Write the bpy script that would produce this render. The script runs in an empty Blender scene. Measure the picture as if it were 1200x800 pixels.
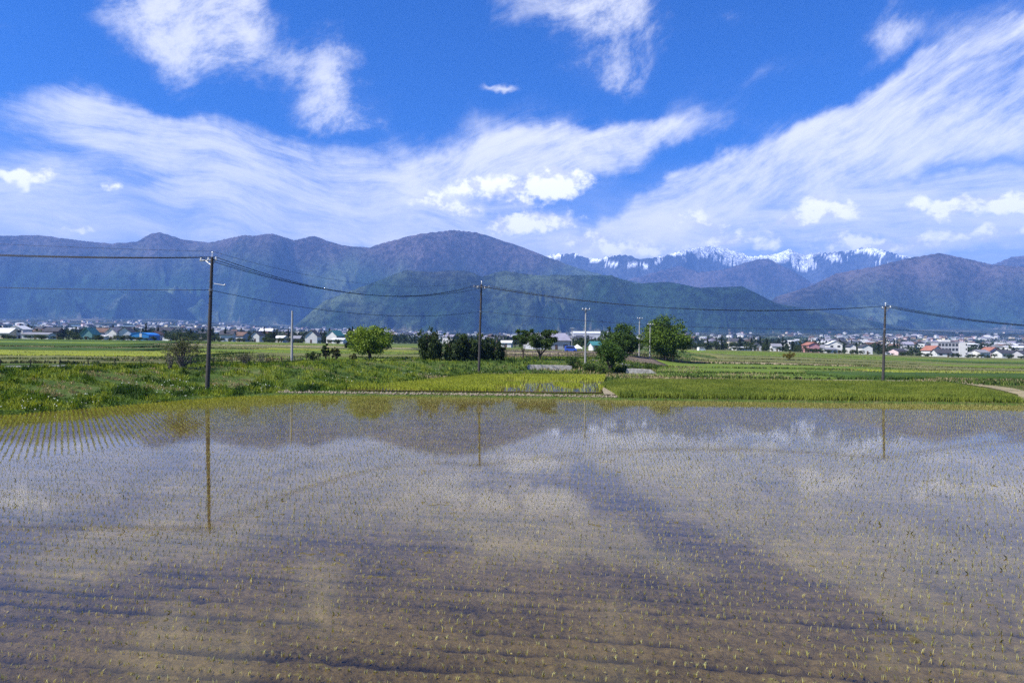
import bpy, bmesh, math, random
import numpy as np
from mathutils import Matrix, Vector
rng = np.random.default_rng(7); random.seed(7)
R = math.radians
sc = bpy.context.scene
col = sc.collection
CAMH = 4.5; F = 800.0; ROLL = R(0.54); PITCH = 2.0/800
# ------------------------------------------------------------------ camera geometry helpers
def ray(px, py):
    x, y = (px-600)/F, (400-py)/F
    X = x*math.cos(ROLL)-y*math.sin(ROLL); Z = x*math.sin(ROLL)+y*math.cos(ROLL)
    d = Vector((X, math.cos(PITCH)-Z*math.sin(PITCH), math.sin(PITCH)+Z*math.cos(PITCH)))
    return d/d.y
def tz(px, py): return ray(px, py).z
def horizon(px): return 396.3+px*0.0094
def aof(px): return (px-600)/F
# ------------------------------------------------------------------ noise
def _hash(ix, iy, s):
    h = (ix.astype(np.int64)*374761393 + iy.astype(np.int64)*668265263 + s*974711) & 0x7fffffff
    h = ((h ^ (h >> 13))*1274126177) & 0x7fffffff
    return ((h ^ (h >> 16)) & 0xffff)/65535.0
def vnoise(x, y, s=0):
    x = np.asarray(x, float); y = np.asarray(y, float)
    x0 = np.floor(x); y0 = np.floor(y); fx = x-x0; fy = y-y0
    fx = fx*fx*fx*(fx*(fx*6-15)+10); fy = fy*fy*fy*(fy*(fy*6-15)+10)
    a = _hash(x0, y0, s); b = _hash(x0+1, y0, s); c = _hash(x0, y0+1, s); d = _hash(x0+1, y0+1, s)
    return (a*(1-fx)+b*fx)*(1-fy)+(c*(1-fx)+d*fx)*fy
def fbm(x, y, o=4, s=0, g=.5):
    v = 0; A = 1; t = 0
    for k in range(o):
        v = v+A*vnoise(x*2**k+k*17.3, y*2**k+k*9.1, s+k); t += A; A *= g
    return v/t
def ridged(x, y, o=5, s=0, g=.5):
    v = 0; A = 1; t = 0
    for k in range(o):
        n = 1-np.abs(2*vnoise(x*2**k+k*31.7, y*2**k+k*13.9, s+k)-1)
        v = v+A*n*n; t += A; A *= g
    return v/t
def sstep(a, b, x):
    t = np.clip((x-a)/(b-a), 0, 1); return t*t*(3-2*t)
# ------------------------------------------------------------------ mesh helpers
def link(o, parent=None):
    col.objects.link(o)
    if parent: o.parent = parent
    return o
def np_mesh(name, V, Fc, mats, tint=None, smooth=False, matidx=None):
    V = np.asarray(V, np.float32).reshape(-1, 3); Fc = np.asarray(Fc, np.int32)
    k = Fc.shape[1]; n = len(Fc)
    me = bpy.data.meshes.new(name)
    me.vertices.add(len(V)); me.vertices.foreach_set('co', V.ravel())
    me.loops.add(n*k); me.loops.foreach_set('vertex_index', Fc.ravel())
    me.polygons.add(n); me.polygons.foreach_set('loop_start', np.arange(n, dtype=np.int32)*k)
    if smooth: me.polygons.foreach_set('use_smooth', np.ones(n, bool))
    for m in (mats if isinstance(mats, (list, tuple)) else [mats]): me.materials.append(m)
    if matidx is not None: me.polygons.foreach_set('material_index', np.asarray(matidx, np.int32))
    if tint is not None:
        a = me.attributes.new('tint', 'FLOAT_COLOR', 'POINT')
        t = np.ones((len(V), 4), np.float32); t[:, :3] = tint
        a.data.foreach_set('color', t.ravel())
    me.update(calc_edges=True)
    return me
def np_obj(name, V, Fc, mats, parent=None, **k):
    return link(bpy.data.objects.new(name, np_mesh(name, V, Fc, mats, **k)), parent)
def grid_faces(nr, nc):
    i = np.arange(nr-1)[:, None]*nc+np.arange(nc-1)[None, :]
    return np.stack([i, i+1, i+nc+1, i+nc], -1).reshape(-1, 4)
def tag(o, label=None, cat=None, group=None, kind=None):
    if label: o['label'] = label
    if cat: o['category'] = cat
    if group: o['group'] = group
    if kind: o['kind'] = kind
    return o
def empty(name, loc, rz=0, tilt=None):
    o = bpy.data.objects.new(name, None); o.empty_display_size = .3
    o.location = loc; o.rotation_euler = (0, tilt or 0, rz); col.objects.link(o); return o
class MB:
    """collects boxes, tubes and prisms into one mesh"""
    def __init__(s): s.v = []; s.f = []
    def add(s, vs, fs):
        n = len(s.v); s.v += [tuple(v) for v in vs]; s.f += [tuple(i+n for i in f) for f in fs]; return s
    def box(s, x0, x1, y0, y1, z0, z1):
        return s.add([(x0,y0,z0),(x1,y0,z0),(x1,y1,z0),(x0,y1,z0),(x0,y0,z1),(x1,y0,z1),(x1,y1,z1),(x0,y1,z1)],
              [(0,3,2,1),(4,5,6,7),(0,1,5,4),(1,2,6,5),(2,3,7,6),(3,0,4,7)])
    def prism(s, prof, y0, y1):            # profile in x,z extruded along y
        n = len(prof)
        vs = [(x,y0,z) for x,z in prof]+[(x,y1,z) for x,z in prof]
        fs = [tuple(range(n)), tuple(range(2*n-1,n-1,-1))]+[(i+n,(i+1)%n+n,(i+1)%n,i) for i in range(n)]
        return s.add(vs, fs)
    def tube(s, pts, rad, seg=8):
        pts = [Vector(p) for p in pts]
        if not isinstance(rad, (list, tuple)): rad = [rad]*len(pts)
        vs = []; fs = []
        for i, p in enumerate(pts):
            t = (pts[min(i+1,len(pts)-1)]-pts[max(i-1,0)]).normalized()
            a = Vector((0,0,1)) if abs(t.z) < .9 else Vector((1,0,0))
            u = t.cross(a).normalized(); w = t.cross(u)
            for k in range(seg):
                g = 2*math.pi*k/seg; vs.append(p+(u*math.cos(g)+w*math.sin(g))*rad[i])
        for i in range(len(pts)-1):
            for k in range(seg):
                fs.append((i*seg+k, i*seg+(k+1)%seg, (i+1)*seg+(k+1)%seg, (i+1)*seg+k))
        fs.append(tuple(range(seg-1,-1,-1))); fs.append(tuple((len(pts)-1)*seg+k for k in range(seg)))
        return s.add(vs, fs)
    def build(s, name, m, parent=None, smooth=False, bevel=0):
        me = bpy.data.meshes.new(name); me.from_pydata([tuple(v) for v in s.v], [], s.f)
        bm = bmesh.new(); bm.from_mesh(me)
        bmesh.ops.recalc_face_normals(bm, faces=bm.faces)
        if bevel: bmesh.ops.bevel(bm, geom=bm.edges[:], offset=bevel, segments=1, affect='EDGES')
        bm.to_mesh(me); bm.free()
        me.materials.append(m)
        if smooth: me.polygons.foreach_set('use_smooth', [True]*len(me.polygons))
        return link(bpy.data.objects.new(name, me), parent)
# ------------------------------------------------------------------ node helper
class NT:
    def __init__(s, tree): s.t = tree; s.n = tree.nodes; s.l = tree.links
    def new(s, typ, **k):
        nd = s.n.new(typ)
        for a, v in k.items(): setattr(nd, a, v)
        return nd
    def put(s, sock, v):
        if isinstance(v, bpy.types.NodeSocket): s.l.new(v, sock)
        elif v is not None: sock.default_value = v
    def m(s, op, a, b=None, c=None, clamp=False):
        nd = s.new('ShaderNodeMath', operation=op, use_clamp=clamp)
        for i, v in enumerate((a, b, c)): s.put(nd.inputs[i], v)
        return nd.outputs[0]
    def vm(s, op, a, b=None, out=0):
        nd = s.new('ShaderNodeVectorMath', operation=op)
        s.put(nd.inputs[0], a)
        if b is not None: s.put(nd.inputs[1], b)
        return nd.outputs['Value'] if op in ('LENGTH','DOT_PRODUCT') else nd.outputs[0]
    def mapr(s, v, a, b, c=0., d=1., smooth=True):
        nd = s.new('ShaderNodeMapRange', interpolation_type='SMOOTHSTEP' if smooth else 'LINEAR')
        for i, x in enumerate((v, a, b, c, d)): s.put(nd.inputs[i], x)
        return nd.outputs[0]
    def mapping(s, v, loc=(0,0,0), rot=0, scale=(1,1,1), typ='POINT'):
        nd = s.new('ShaderNodeMapping', vector_type=typ)
        s.put(nd.inputs[0], v); nd.inputs[1].default_value = loc
        nd.inputs[2].default_value = (0,0,rot) if not isinstance(rot, tuple) else rot; nd.inputs[3].default_value = scale
        return nd.outputs[0]
    def noise(s, v, scale, detail=4, rough=.55, dist=0, out='Fac', lac=2.0, dim='3D'):
        nd = s.new('ShaderNodeTexNoise', noise_dimensions=dim); s.put(nd.inputs['Vector'], v)
        nd.inputs['Scale'].default_value = scale; nd.inputs['Detail'].default_value = detail
        nd.inputs['Roughness'].default_value = rough; nd.inputs['Distortion'].default_value = dist
        nd.inputs['Lacunarity'].default_value = lac
        return nd.outputs[out]
    def mix(s, f, a, b, blend='MIX'):
        nd = s.new('ShaderNodeMix', data_type='RGBA', blend_type=blend)
        s.put(nd.inputs[0], f); s.put(nd.inputs[6], a if not isinstance(a, tuple) else (*a[:3],1)); s.put(nd.inputs[7], b if not isinstance(b, tuple) else (*b[:3],1))
        return nd.outputs[2]
    def ramp(s, v, stops):
        nd = s.new('ShaderNodeValToRGB'); s.put(nd.inputs[0], v)
        e = nd.color_ramp.elements
        while len(e) < len(stops): e.new(.5)
        for k, (p, c) in enumerate(stops): e[k].position = p; e[k].color = (*c[:3], 1)
        return nd.outputs[0]
    def bump(s, h, strength=.5, dist=.1):
        nd = s.new('ShaderNodeBump'); s.put(nd.inputs['Height'], h)
        nd.inputs['Strength'].default_value = strength; nd.inputs['Distance'].default_value = dist
        return nd.outputs[0]
    def pos(s): return s.new('ShaderNodeNewGeometry').outputs['Position']
def mat(name):
    m = bpy.data.materials.new(name); m.use_nodes = True
    return m, NT(m.node_tree), m.node_tree.nodes['Principled BSDF']
def simple(name, c, rough=.7, var=.25, scale=6., bump=0., metal=0., spec=.3, c2=None):
    m, t, b = mat(name)
    co = t.new('ShaderNodeTexCoord').outputs['Object']
    n = t.noise(co, scale, 5, .6)
    d = c2 or tuple(x*(1-var) for x in c); l = tuple(min(1, x*(1+var*.5)) for x in c)
    t.l.new(t.ramp(n, [(.3, d), (.7, l)]), b.inputs['Base Color'])
    b.inputs['Roughness'].default_value = rough; b.inputs['Metallic'].default_value = metal
    b.inputs['Specular IOR Level'].default_value = spec
    if bump: t.l.new(t.bump(t.noise(co, scale*5, 4), bump, .02), b.inputs['Normal'])
    return m
def leafmat(name, trans=.3, rough=.6):
    m, t, b = mat(name)
    a = t.new('ShaderNodeAttribute', attribute_name='tint').outputs['Color']
    t.l.new(a, b.inputs['Base Color']); b.inputs['Roughness'].default_value = rough
    b.inputs['Specular IOR Level'].default_value = .2
    tr = t.new('ShaderNodeBsdfTranslucent'); t.l.new(t.mix(1., a, (1.0,1.0,.55), 'MULTIPLY'), tr.inputs[0])
    mx = t.new('ShaderNodeMixShader'); mx.inputs[0].default_value = trans
    t.l.new(b.outputs[0], mx.inputs[1]); t.l.new(tr.outputs[0], mx.inputs[2])
    t.l.new(mx.outputs[0], t.n['Material Output'].inputs[0])
    return m
LEAF = leafmat('leaf'); GRASSM = leafmat('grass_blade', .25)
def fieldmat(name, c1, c2, scale=.25, fine=4., stripes=0.):
    m, t, b = mat(name); p = t.pos()
    n = t.noise(p, scale, 4, .6); f = t.noise(p, fine, 3, .7)
    if stripes:
        q = t.mapping(p, rot=R(8)); w = t.noise(t.mapping(q, scale=(.05,1.,1)), stripes, 3)
        n = t.m('ADD', t.m('MULTIPLY', n, .5), t.m('MULTIPLY', w, .5))
    s = t.m('ADD', t.m('MULTIPLY', n, .65), t.m('MULTIPLY', f, .35))
    t.l.new(t.ramp(s, [(.36, c1), (.64, c2)]), b.inputs['Base Color'])
    b.inputs['Roughness'].default_value = .9; b.inputs['Specular IOR Level'].default_value = .1
    t.l.new(t.bump(f, .9, .25), b.inputs['Normal'])
    return m
# ------------------------------------------------------------------ terrain
WFAR = [(-49,0),(-29.9,39.8),(-27.3,45.6),(-24.6,51.2),(-21.8,55.6),(-18.5,57.2),(0,56.4),(8,55.2),(40,53.7),(90,51)]
FOOT = [(-60,-23),(-49,0),(-29.9,39.8),(-27.3,45.6),(-24.6,51.2),(-21.9,56.2),(-15.5,60.8),(-10.5,74),(-4.8,90.5),(4,92.5),(13,93.5),(20,103),(34,135),(60,190),(110,300)]
def polyside(P, x, y):
    """signed distance, + on the left of the directed polyline"""
    best = np.full(np.shape(x), 1e9); sg = np.ones(np.shape(x))
    for (ax,ay),(bx,by) in zip(P[:-1], P[1:]):
        dx, dy = bx-ax, by-ay; L = dx*dx+dy*dy
        t = np.clip(((x-ax)*dx+(y-ay)*dy)/L, 0, 1)
        d = np.hypot(x-ax-t*dx, y-ay-t*dy)
        cr = dx*(y-ay)-dy*(x-ax)
        m = d < best-1e-9
        best = np.where(m, d, best); sg = np.where(m, np.sign(cr), sg)
    return best*np.where(sg == 0, 1, sg)
def water_d(x, y):
    """+ outside the flooded field (metres past its far edge)"""
    return polyside(WFAR, x, y)
PXF = np.array([-400,0,300,600,750,900,1130,1500]); ZF = np.array([4.3,4.2,3.7,2.2,1.7,1.1,-1.7,-3.0])
PXT = np.array([-400,0,200,300,450,600,700,900,1100,1500])
TT = np.array([.026,.026,.027,.021,.017,.014,.018,.020,.023,.023])
def gz(X, Y):
    X = np.asarray(X, float); Y = np.asarray(Y, float)
    Ys = np.maximum(Y, 5); px = np.clip(600+F*X/Ys, -400, 1500)
    w = sstep(0, 13, polyside(FOOT, X, Y))
    near = .12 + (1.9-.12)*w + .12*(fbm(X*.25, Y*.25, 3, 5)-.5)*2*np.clip(w*4+.15, 0, 1)
    far = np.interp(px, PXF, ZF)
    k = sstep(math.log(95), math.log(420), np.log(Ys))
    z = near*(1-k)+far*k
    t450 = (far-CAMH)/450
    q = np.clip(np.log(Ys/450)/math.log(4200/450), 0, 1.2)
    tt = t450+(np.interp(px, PXT, TT)-t450)*q
    z = np.where(Ys > 450, CAMH+tt*Ys, z)
    wd = water_d(X, Y)
    z = np.where(Y < 70, -.45+(z+.45)*sstep(-.5, .55, wd), z)
    return z
def gz1(x, y): return float(gz(np.array([x]), np.array([y]))[0])
def at(px, D):
    X = aof(px)*D; return Vector((X, D, gz1(X, D)))
def hit(px, py, h=0):
    """ground point seen at a pixel"""
    r = ray(px, py); d = 20.
    while d < 3000:
        if CAMH+r.z*d < gz1(r.x*d, d)+h: return Vector((r.x*d, d, gz1(r.x*d, d)))
        d *= 1.006
    return Vector((r.x*500, 500, gz1(r.x*500, 500)))

# ------------------------------------------------------------------ materials of the setting
# ground: rough grass, dry patches and bare soil near, pale parcels and groves far on the plain
GROUND, t, b = mat('ground'); p = t.pos()
n1 = t.noise(p, .35, 5, .62); n2 = t.noise(p, 3.0, 4, .65)
near = t.ramp(t.m('ADD', t.m('MULTIPLY', n1, .6), t.m('MULTIPLY', n2, .4)), [(.3,(.022,.045,.008)),(.48,(.05,.085,.014)),(.6,(.085,.11,.03)),(.74,(.17,.14,.075))])
vo = t.new('ShaderNodeTexVoronoi', distance='CHEBYCHEV'); t.put(vo.inputs['Vector'], t.mapping(p, rot=R(12), scale=(.011,.011,0))); vo.inputs['Scale'].default_value = 1.; vo.inputs['Randomness'].default_value = .8
sep = t.new('ShaderNodeSeparateColor'); t.l.new(vo.outputs['Color'], sep.inputs[0])
parc = t.ramp(sep.outputs[0], [(.0,(.035,.07,.02)),(.3,(.07,.11,.03)),(.5,(.10,.12,.05)),(.7,(.16,.15,.09)),(.85,(.05,.08,.04)),(1.,(.20,.19,.14))])
grove = t.mapr(t.noise(t.mapping(p, scale=(1,1,0)), .012, 6, .75), .5, .58)
parc = t.mix(grove, parc, (.018,.032,.014))
dist = t.mapr(t.vm('LENGTH', p), 420, 560)
t.l.new(t.mix(dist, near, parc), b.inputs['Base Color']); b.inputs['Roughness'].default_value = .95; b.inputs['Specular IOR Level'].default_value = .1
t.l.new(t.bump(n2, .6, .15), b.inputs['Normal'])
# mud
MUD, t, b = mat('paddy_mud'); p = t.pos()
q = t.mapping(p, rot=R(7.7))
st = t.noise(t.mapping(q, scale=(.12,1.3,1)), 1.6, 4, .6); fn = t.noise(p, 11., 6, .78); bl = t.noise(p, .5, 4, .6)
s = t.m('ADD', t.m('MULTIPLY', st, .28), t.m('ADD', t.m('MULTIPLY', fn, .50), t.m('MULTIPLY', bl, .22)))
mc = t.ramp(s, [(.37,(.026,.021,.008)),(.45,(.100,.081,.036)),(.55,(.165,.135,.062)),(.66,(.27,.225,.115))])
furrow_tone = t.new('ShaderNodeAttribute', attribute_name='tint').outputs['Color']  # vertex tint, darker where the bed dips into the furrows
t.l.new(t.mix(1., mc, furrow_tone, 'MULTIPLY'), b.inputs['Base Color']); b.inputs['Roughness'].default_value = .95; b.inputs['Specular IOR Level'].default_value = .05
t.l.new(t.bump(t.noise(p, 16., 6, .72), 1., .06), b.inputs['Normal'])
# water: Fresnel mirror over what lies below, slightly cloudy
def watermat(name, tint, rough=.03, wave=.0010):
    m, t, b = mat(name); t.n.remove(b); p = t.pos()
    h = t.m('ADD', t.noise(t.mapping(p, scale=(1,.6,1)), 5., 3, .6), t.m('MULTIPLY', t.noise(p, 26., 2, .5), .25))
    nb = t.bump(h, .5, wave)
    fr = t.new('ShaderNodeFresnel'); fr.inputs[0].default_value = 1.345; t.l.new(nb, fr.inputs['Normal'])
    gl = t.new('ShaderNodeBsdfGlossy'); gl.inputs['Roughness'].default_value = rough; gl.inputs['Color'].default_value = (1,1,1,1); t.l.new(nb, gl.inputs['Normal'])
    tr = t.new('ShaderNodeBsdfTransparent'); tr.inputs[0].default_value = (*tint, 1)
    mx = t.new('ShaderNodeMixShader'); t.l.new(fr.outputs[0], mx.inputs[0]); t.l.new(tr.outputs[0], mx.inputs[1]); t.l.new(gl.outputs[0], mx.inputs[2])
    t.l.new(mx.outputs[0], t.n['Material Output'].inputs[0])
    return m
WATER = watermat('shallow_water', (.93,.87,.72))
# mountains
MOUNT, t, b = mat('forested_mountain')
at_ = t.new('ShaderNodeAttribute', attribute_name='tint').outputs['Color']; p = t.pos()
n = t.noise(p, .02, 6, .8); n2 = t.noise(p, .0022, 5, .65)
k = t.m('ADD', t.m('MULTIPLY', n, .6), t.m('MULTIPLY', n2, .4))
f = t.mapr(k, .40, .60, .35, 1.8)
cc = t.new('ShaderNodeCombineXYZ')
for i in range(3): t.put(cc.inputs[i], f)
t.l.new(t.mix(1., at_, cc.outputs[0], 'MULTIPLY'), b.inputs['Base Color']); b.inputs['Roughness'].default_value = 1; b.inputs['Specular IOR Level'].default_value = 0
t.l.new(t.bump(n, 1., 40.), b.inputs['Normal'])

# ------------------------------------------------------------------ ground sheet
az = np.concatenate([np.linspace(-math.pi, R(-52), 30)[:-1], np.linspace(R(-52), R(52), 520), np.linspace(R(52), math.pi, 30)[1:]])
rr = np.concatenate([np.geomspace(2, 34, 24)[:-1], np.linspace(34, 110, 230)[:-1], np.geomspace(110, 2700, 120)])
A, RR = np.meshgrid(az, rr); X = np.sin(A)*RR; Y = np.cos(A)*RR
Z = gz(X, Y); Z = np.where((Y < 30) & (water_d(X, Y) < 0), -.45, Z)
g = np_obj('ground', np.stack([X, Y, Z], -1), grid_faces(*X.shape)[:, ::-1], GROUND, smooth=True); tag(g, kind='structure')
# ------------------------------------------------------------------ mountains
def ridge_px(pts): 
    P = np.array(pts, float); t_ = np.array([tz(x, y) for x, y in pts]); a_ = np.array([ray(x, y).x for x, y in pts])
    return a_, t_
RIDGES = [  # pts, distance, front length, back length, spur wavelength, depth
 ('main', [(-300,290),(-120,268),(0,276),(45,275),(90,281),(130,285),(160,283),(178,273),(187,272),(215,280),(245,284),(285,275),(300,276),(318,273),(345,281),(368,276),(385,282),(400,287),(432,290),(450,284),(490,274),(530,269),(560,272),(600,285),(640,300),(680,315),(720,325),(780,337),(840,352),(900,372),(960,392)], 6600, 2000, 2000, 620, .50),
 ('fore', [(330,395),(380,352),(440,330),(475,316),(505,318),(545,316),(565,324),(590,317),(630,322),(665,322),(715,322),(745,332),(785,330),(820,337),(870,335),(910,355),(950,362),(1000,372),(1060,383),(1110,396)], 4200, 900, 1100, 300, .60),
 ('right', [(880,372),(910,347),(950,335),(980,320),(1025,312),(1065,302),(1100,296),(1125,301),(1165,310),(1200,312),(1300,318),(1420,300)], 5900, 1600, 1800, 520, .52),
 ('rightback', [(1120,330),(1150,314),(1170,307),(1185,301),(1200,299),(1260,292),(1400,296)], 7800, 2000, 1800, 620, .45),
 ('mid', [(690,345),(740,326),(770,318),(795,311),(820,318),(850,315),(880,305),(900,302),(925,314),(950,330),(1000,345)], 8900, 1500, 1300, 520, .5),
 ('snow', [(560,305),(640,299),(655,297),(672,296),(688,301),(700,303),(718,299),(735,298),(750,303),(775,300),(790,296),(800,292),(810,291),(818,289),(832,287),(845,289),(860,293),(880,300),(905,298),(917,293),(925,291),(932,294),(945,298),(956,295),(970,296),(990,293),(1008,290),(1025,289),(1050,297),(1075,303),(1130,312),(1250,320)], 10800, 1700, 1200, 420, .22),
]
av = np.r_[np.linspace(-.98, 0, 520)[:-1], np.linspace(0, .64, 600)[:-1], np.linspace(.64, .98, 170)]; yv = np.geomspace(2550, 12200, 400)
YY, AA = np.meshgrid(yv, av, indexing='ij'); XX = AA*YY
pxx = np.clip(600+F*AA, -400, 1500)
t450 = (np.interp(pxx, PXF, ZF)-CAMH)/450
H = CAMH+(t450+(np.interp(pxx, PXT, TT)-t450)*np.clip(np.log(YY/450)/math.log(4200/450), 0, 1.25))*YY
base0 = H.copy()
which = np.zeros(H.shape, int)
for k, (nm, pts, D, Lf, Lb, lam, dep) in enumerate(RIDGES, 1):
    a_, t_ = ridge_px(pts)
    tt = np.interp(AA, a_, t_, left=-1, right=-1)
    tt = tt + np.where(tt > 0, .0009*(fbm(AA*90, AA*0+k, 4, 40+k)-.5)*2, 0)*(1.3 if nm == 'snow' else .6)
    Dk = D*(1+.09*(fbm(AA*4.5+k*7, AA*0, 3, 60+k)-.5)*2)
    Hk = CAMH+tt*Dk
    s = (Dk-YY); s = np.where(s > 0, s/Lf, -s/Lb)
    wob = .22*(fbm(XX/lam/1.7, YY/lam/1.7, 3, 80+k)-.5)*2
    s2 = np.clip(s*(1+wob*np.clip(s*3, 0, 1)), 0, 1)
    prof = (1-s2)**1.28
    wx = fbm(XX/lam/1.6, YY/lam/1.6, 3, 20+k)-.5; wy = fbm(XX/lam/1.6+9, YY/lam/1.6, 3, 30+k)-.5
    u = XX/lam+2.2*wx; v = YY/lam*.85+2.0*wy
    rg = .6*ridged(u*.55, v*.5, 5, 100+k*11, .5)+.4*ridged(u*1.6, v*1.3, 4, 130+k*11, .55)
    env = sstep(0, .30, s2)*np.clip((1-s2)*3.5, 0, 1)
    rel = np.clip(Hk-base0, 0, None)
    hk = base0+rel*prof-rel*dep*env*(1-rg)*2.1 + rel*.05*env*(fbm(XX/lam*5, YY/lam*5, 3, 9)-.5)
    hk = np.where((tt > 0) & (rel > 0) & (s < 1), hk, -1e3)
    m = hk > H+2; H = np.where(m, hk, H); which = np.where(m, k, which)
tint = np.zeros(H.shape+(3,))
elev = (H-base0)
nb = fbm(XX/700, YY/700, 4, 200)
def C(*c): return np.array(c)
green = C(.020,.042,.020); lgreen = C(.066,.090,.050); brown = C(.085,.066,.066); fan = C(.07,.085,.045)
w1 = sstep(330, 820, elev+500*(nb-.5)+330*(which == 3)+250*(which == 5))
tint[:] = green
tint = tint*(1-w1[...,None])+brown*w1[...,None]
lg = sstep(.50, .66, fbm(XX/330, YY/330, 4, 230))*(1-w1)
tint = tint*(1-lg[...,None])+lgreen*lg[...,None]
fw = (which == 0); fn = fbm(XX/160, YY/260, 3, 250)
tint[fw] = fan; tint[fw & (fn > .52)] = C(.03,.045,.022); tint[fw & (fn < .36)] = C(.15,.14,.10)
rk = (which == 6); tint[rk] = C(.06,.064,.075)
top = np.interp(AA, *ridge_px(RIDGES[5][1]))*10800
wv = 1.6*fbm(XX/260, H/260, 3, 5)
stk = .55*ridged(XX/260+1.5*wv, H/330+wv, 4, 271)+.45*fbm(XX/80, H/60, 3, 272)
pxm = 600+F*AA
peak = np.exp(-((pxm-832)/40.)**2)+.9*np.exp(-((pxm-926)/26.)**2)+.40*np.exp(-((pxm-705)/60.)**2)+.12
hh = np.clip((H/top-.80)/.20, 0, 1)
iso = fbm(XX/190+wv*.5, H/120, 5, 277, .62); gl_ = ridged(XX/340+1.8*wv, H/700+wv, 3, 279)
snow = rk & ((hh*(.40+.60*peak)+1.7*(iso-.5) > .46) | ((gl_ > .88) & (hh > .15) & (iso > .42)))
tint[snow] = C(.80,.82,.86)
mo = np_obj('mountains', np.stack([XX, YY, H], -1), grid_faces(*H.shape), MOUNT, tint=tint.reshape(-1,3), smooth=True); tag(mo, kind='structure')
# haze
hz = MB().box(-12300, 12300, -900, 12400, -16, 1640)
HZ = bpy.data.materials.new('haze'); HZ.use_nodes = True; t = NT(HZ.node_tree); t.n.remove(t.n['Principled BSDF'])
pv = t.new('ShaderNodeVolumePrincipled'); pv.inputs['Color'].default_value = (.20,.42,1.0,1); pv.inputs['Density'].default_value = 8.6e-5; pv.inputs['Anisotropy'].default_value = .0
t.l.new(pv.outputs[0], t.n['Material Output'].inputs['Volume'])
tag(hz.build('haze', HZ), kind='stuff')
hzo = bpy.data.objects['haze']

# ------------------------------------------------------------------ flooded field: bed, water, seedlings
az2 = np.linspace(R(-50), R(50), 640); r2 = np.geomspace(6., 75, 620)
A, RR = np.meshgrid(az2, r2); X = np.sin(A)*RR; Y = np.cos(A)*RR
ca, sa = math.cos(R(7.7)), math.sin(R(7.7))
def rowc(X, Y): return X*ca-Y*sa, X*sa+Y*ca        # along the rows, across the rows
def bed(X, Y):
    u, v = rowc(X, Y)
    w = v+.12*(fbm(u*.2, v*.3, 3, 300)-.5)*2
    q = np.round(w/.62); c = np.abs(w/.62-q)*.62
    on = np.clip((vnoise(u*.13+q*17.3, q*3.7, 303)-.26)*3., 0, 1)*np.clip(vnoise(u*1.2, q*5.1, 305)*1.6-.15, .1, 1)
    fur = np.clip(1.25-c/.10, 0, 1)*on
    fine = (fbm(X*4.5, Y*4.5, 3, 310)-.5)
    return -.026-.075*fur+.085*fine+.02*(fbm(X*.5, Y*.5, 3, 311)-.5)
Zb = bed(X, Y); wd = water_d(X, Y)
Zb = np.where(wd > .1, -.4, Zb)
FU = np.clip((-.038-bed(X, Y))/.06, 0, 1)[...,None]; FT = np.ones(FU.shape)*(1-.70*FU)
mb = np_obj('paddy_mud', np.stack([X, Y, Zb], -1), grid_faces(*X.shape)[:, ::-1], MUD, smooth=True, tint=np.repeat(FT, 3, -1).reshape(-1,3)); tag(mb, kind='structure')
wp = [(x, y, 0) for x, y in WFAR]+[(90,-20,0),(-57,-20,0)]
me = bpy.data.meshes.new('paddy_water'); me.from_pydata(wp, [], [tuple(range(len(wp)-1, -1, -1))]); me.materials.append(WATER)
tag(link(bpy.data.objects.new('paddy_water', me)), kind='structure')

def blades(P, h, w, tint, lean=.35, nb=1, jit=0., tri=True):
    """thin upright leaves at P (n,3): one tapered triangle or bent pair per leaf"""
    P = np.repeat(np.asarray(P, float), nb, 0); n = len(P)
    h = np.repeat(np.broadcast_to(h, (n//nb,)), nb)*rng.uniform(.65, 1.15, n); w = np.broadcast_to(w, (n,))
    tint = np.repeat(np.broadcast_to(tint, (n//nb, 3)), nb, 0)*rng.uniform(.75, 1.25, (n,1))
    P = P+np.c_[rng.normal(0, jit, n), rng.normal(0, jit, n), np.zeros(n)] if jit else P
    a = rng.uniform(0, 2*np.pi, n); l = rng.uniform(0, lean, n)*h; b_ = rng.uniform(0, 2*np.pi, n)
    wx, wy = np.cos(a)*w/2, np.sin(a)*w/2
    z0 = np.zeros(n)
    v0 = P-np.c_[wx, wy, z0]; v1 = P+np.c_[wx, wy, z0]
    m = P+np.c_[np.cos(b_)*l*.3, np.sin(b_)*l*.3, h*.6]
    v2 = m+np.c_[wx, wy, z0]*.8; v3 = m-np.c_[wx, wy, z0]*.8
    tp = P+np.c_[np.cos(b_)*l, np.sin(b_)*l, h*np.sqrt(np.clip(1-(l/h)**2*.6, .1, 1))]
    V = np.stack([v0, v1, v2, tp, v3], 1).reshape(-1, 3)
    i = np.arange(n)*5
    Fq = np.stack([i, i+1, i+2, i+3, i+4], 1)
    return V, Fq, np.repeat(tint, 5, 0)
# seedling lattice
us = np.arange(-70, 72, .14); vs = np.arange(3, 75, .30)
U, Vv = np.meshgrid(us, vs); U = U+rng.normal(0, .014, U.shape)+.010*rng.normal(0,1,(len(vs),1)).cumsum(0); Vv = Vv+rng.normal(0, .014, U.shape)+.05*(fbm(U*.15, Vv*.15, 3, 333)-.5)
X = (U*ca+Vv*sa).ravel(); Y = (-U*sa+Vv*ca).ravel()
wd = water_d(X, Y); hd = polyside(WFAR[:6], X, Y)
k = (wd < -.35) & (Y > 7.2) & (np.abs(X) < .80*Y+1) & (hd < -17) & (rng.random(X.shape) < .93)
S1 = np.c_[X[k], Y[k]]
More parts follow.
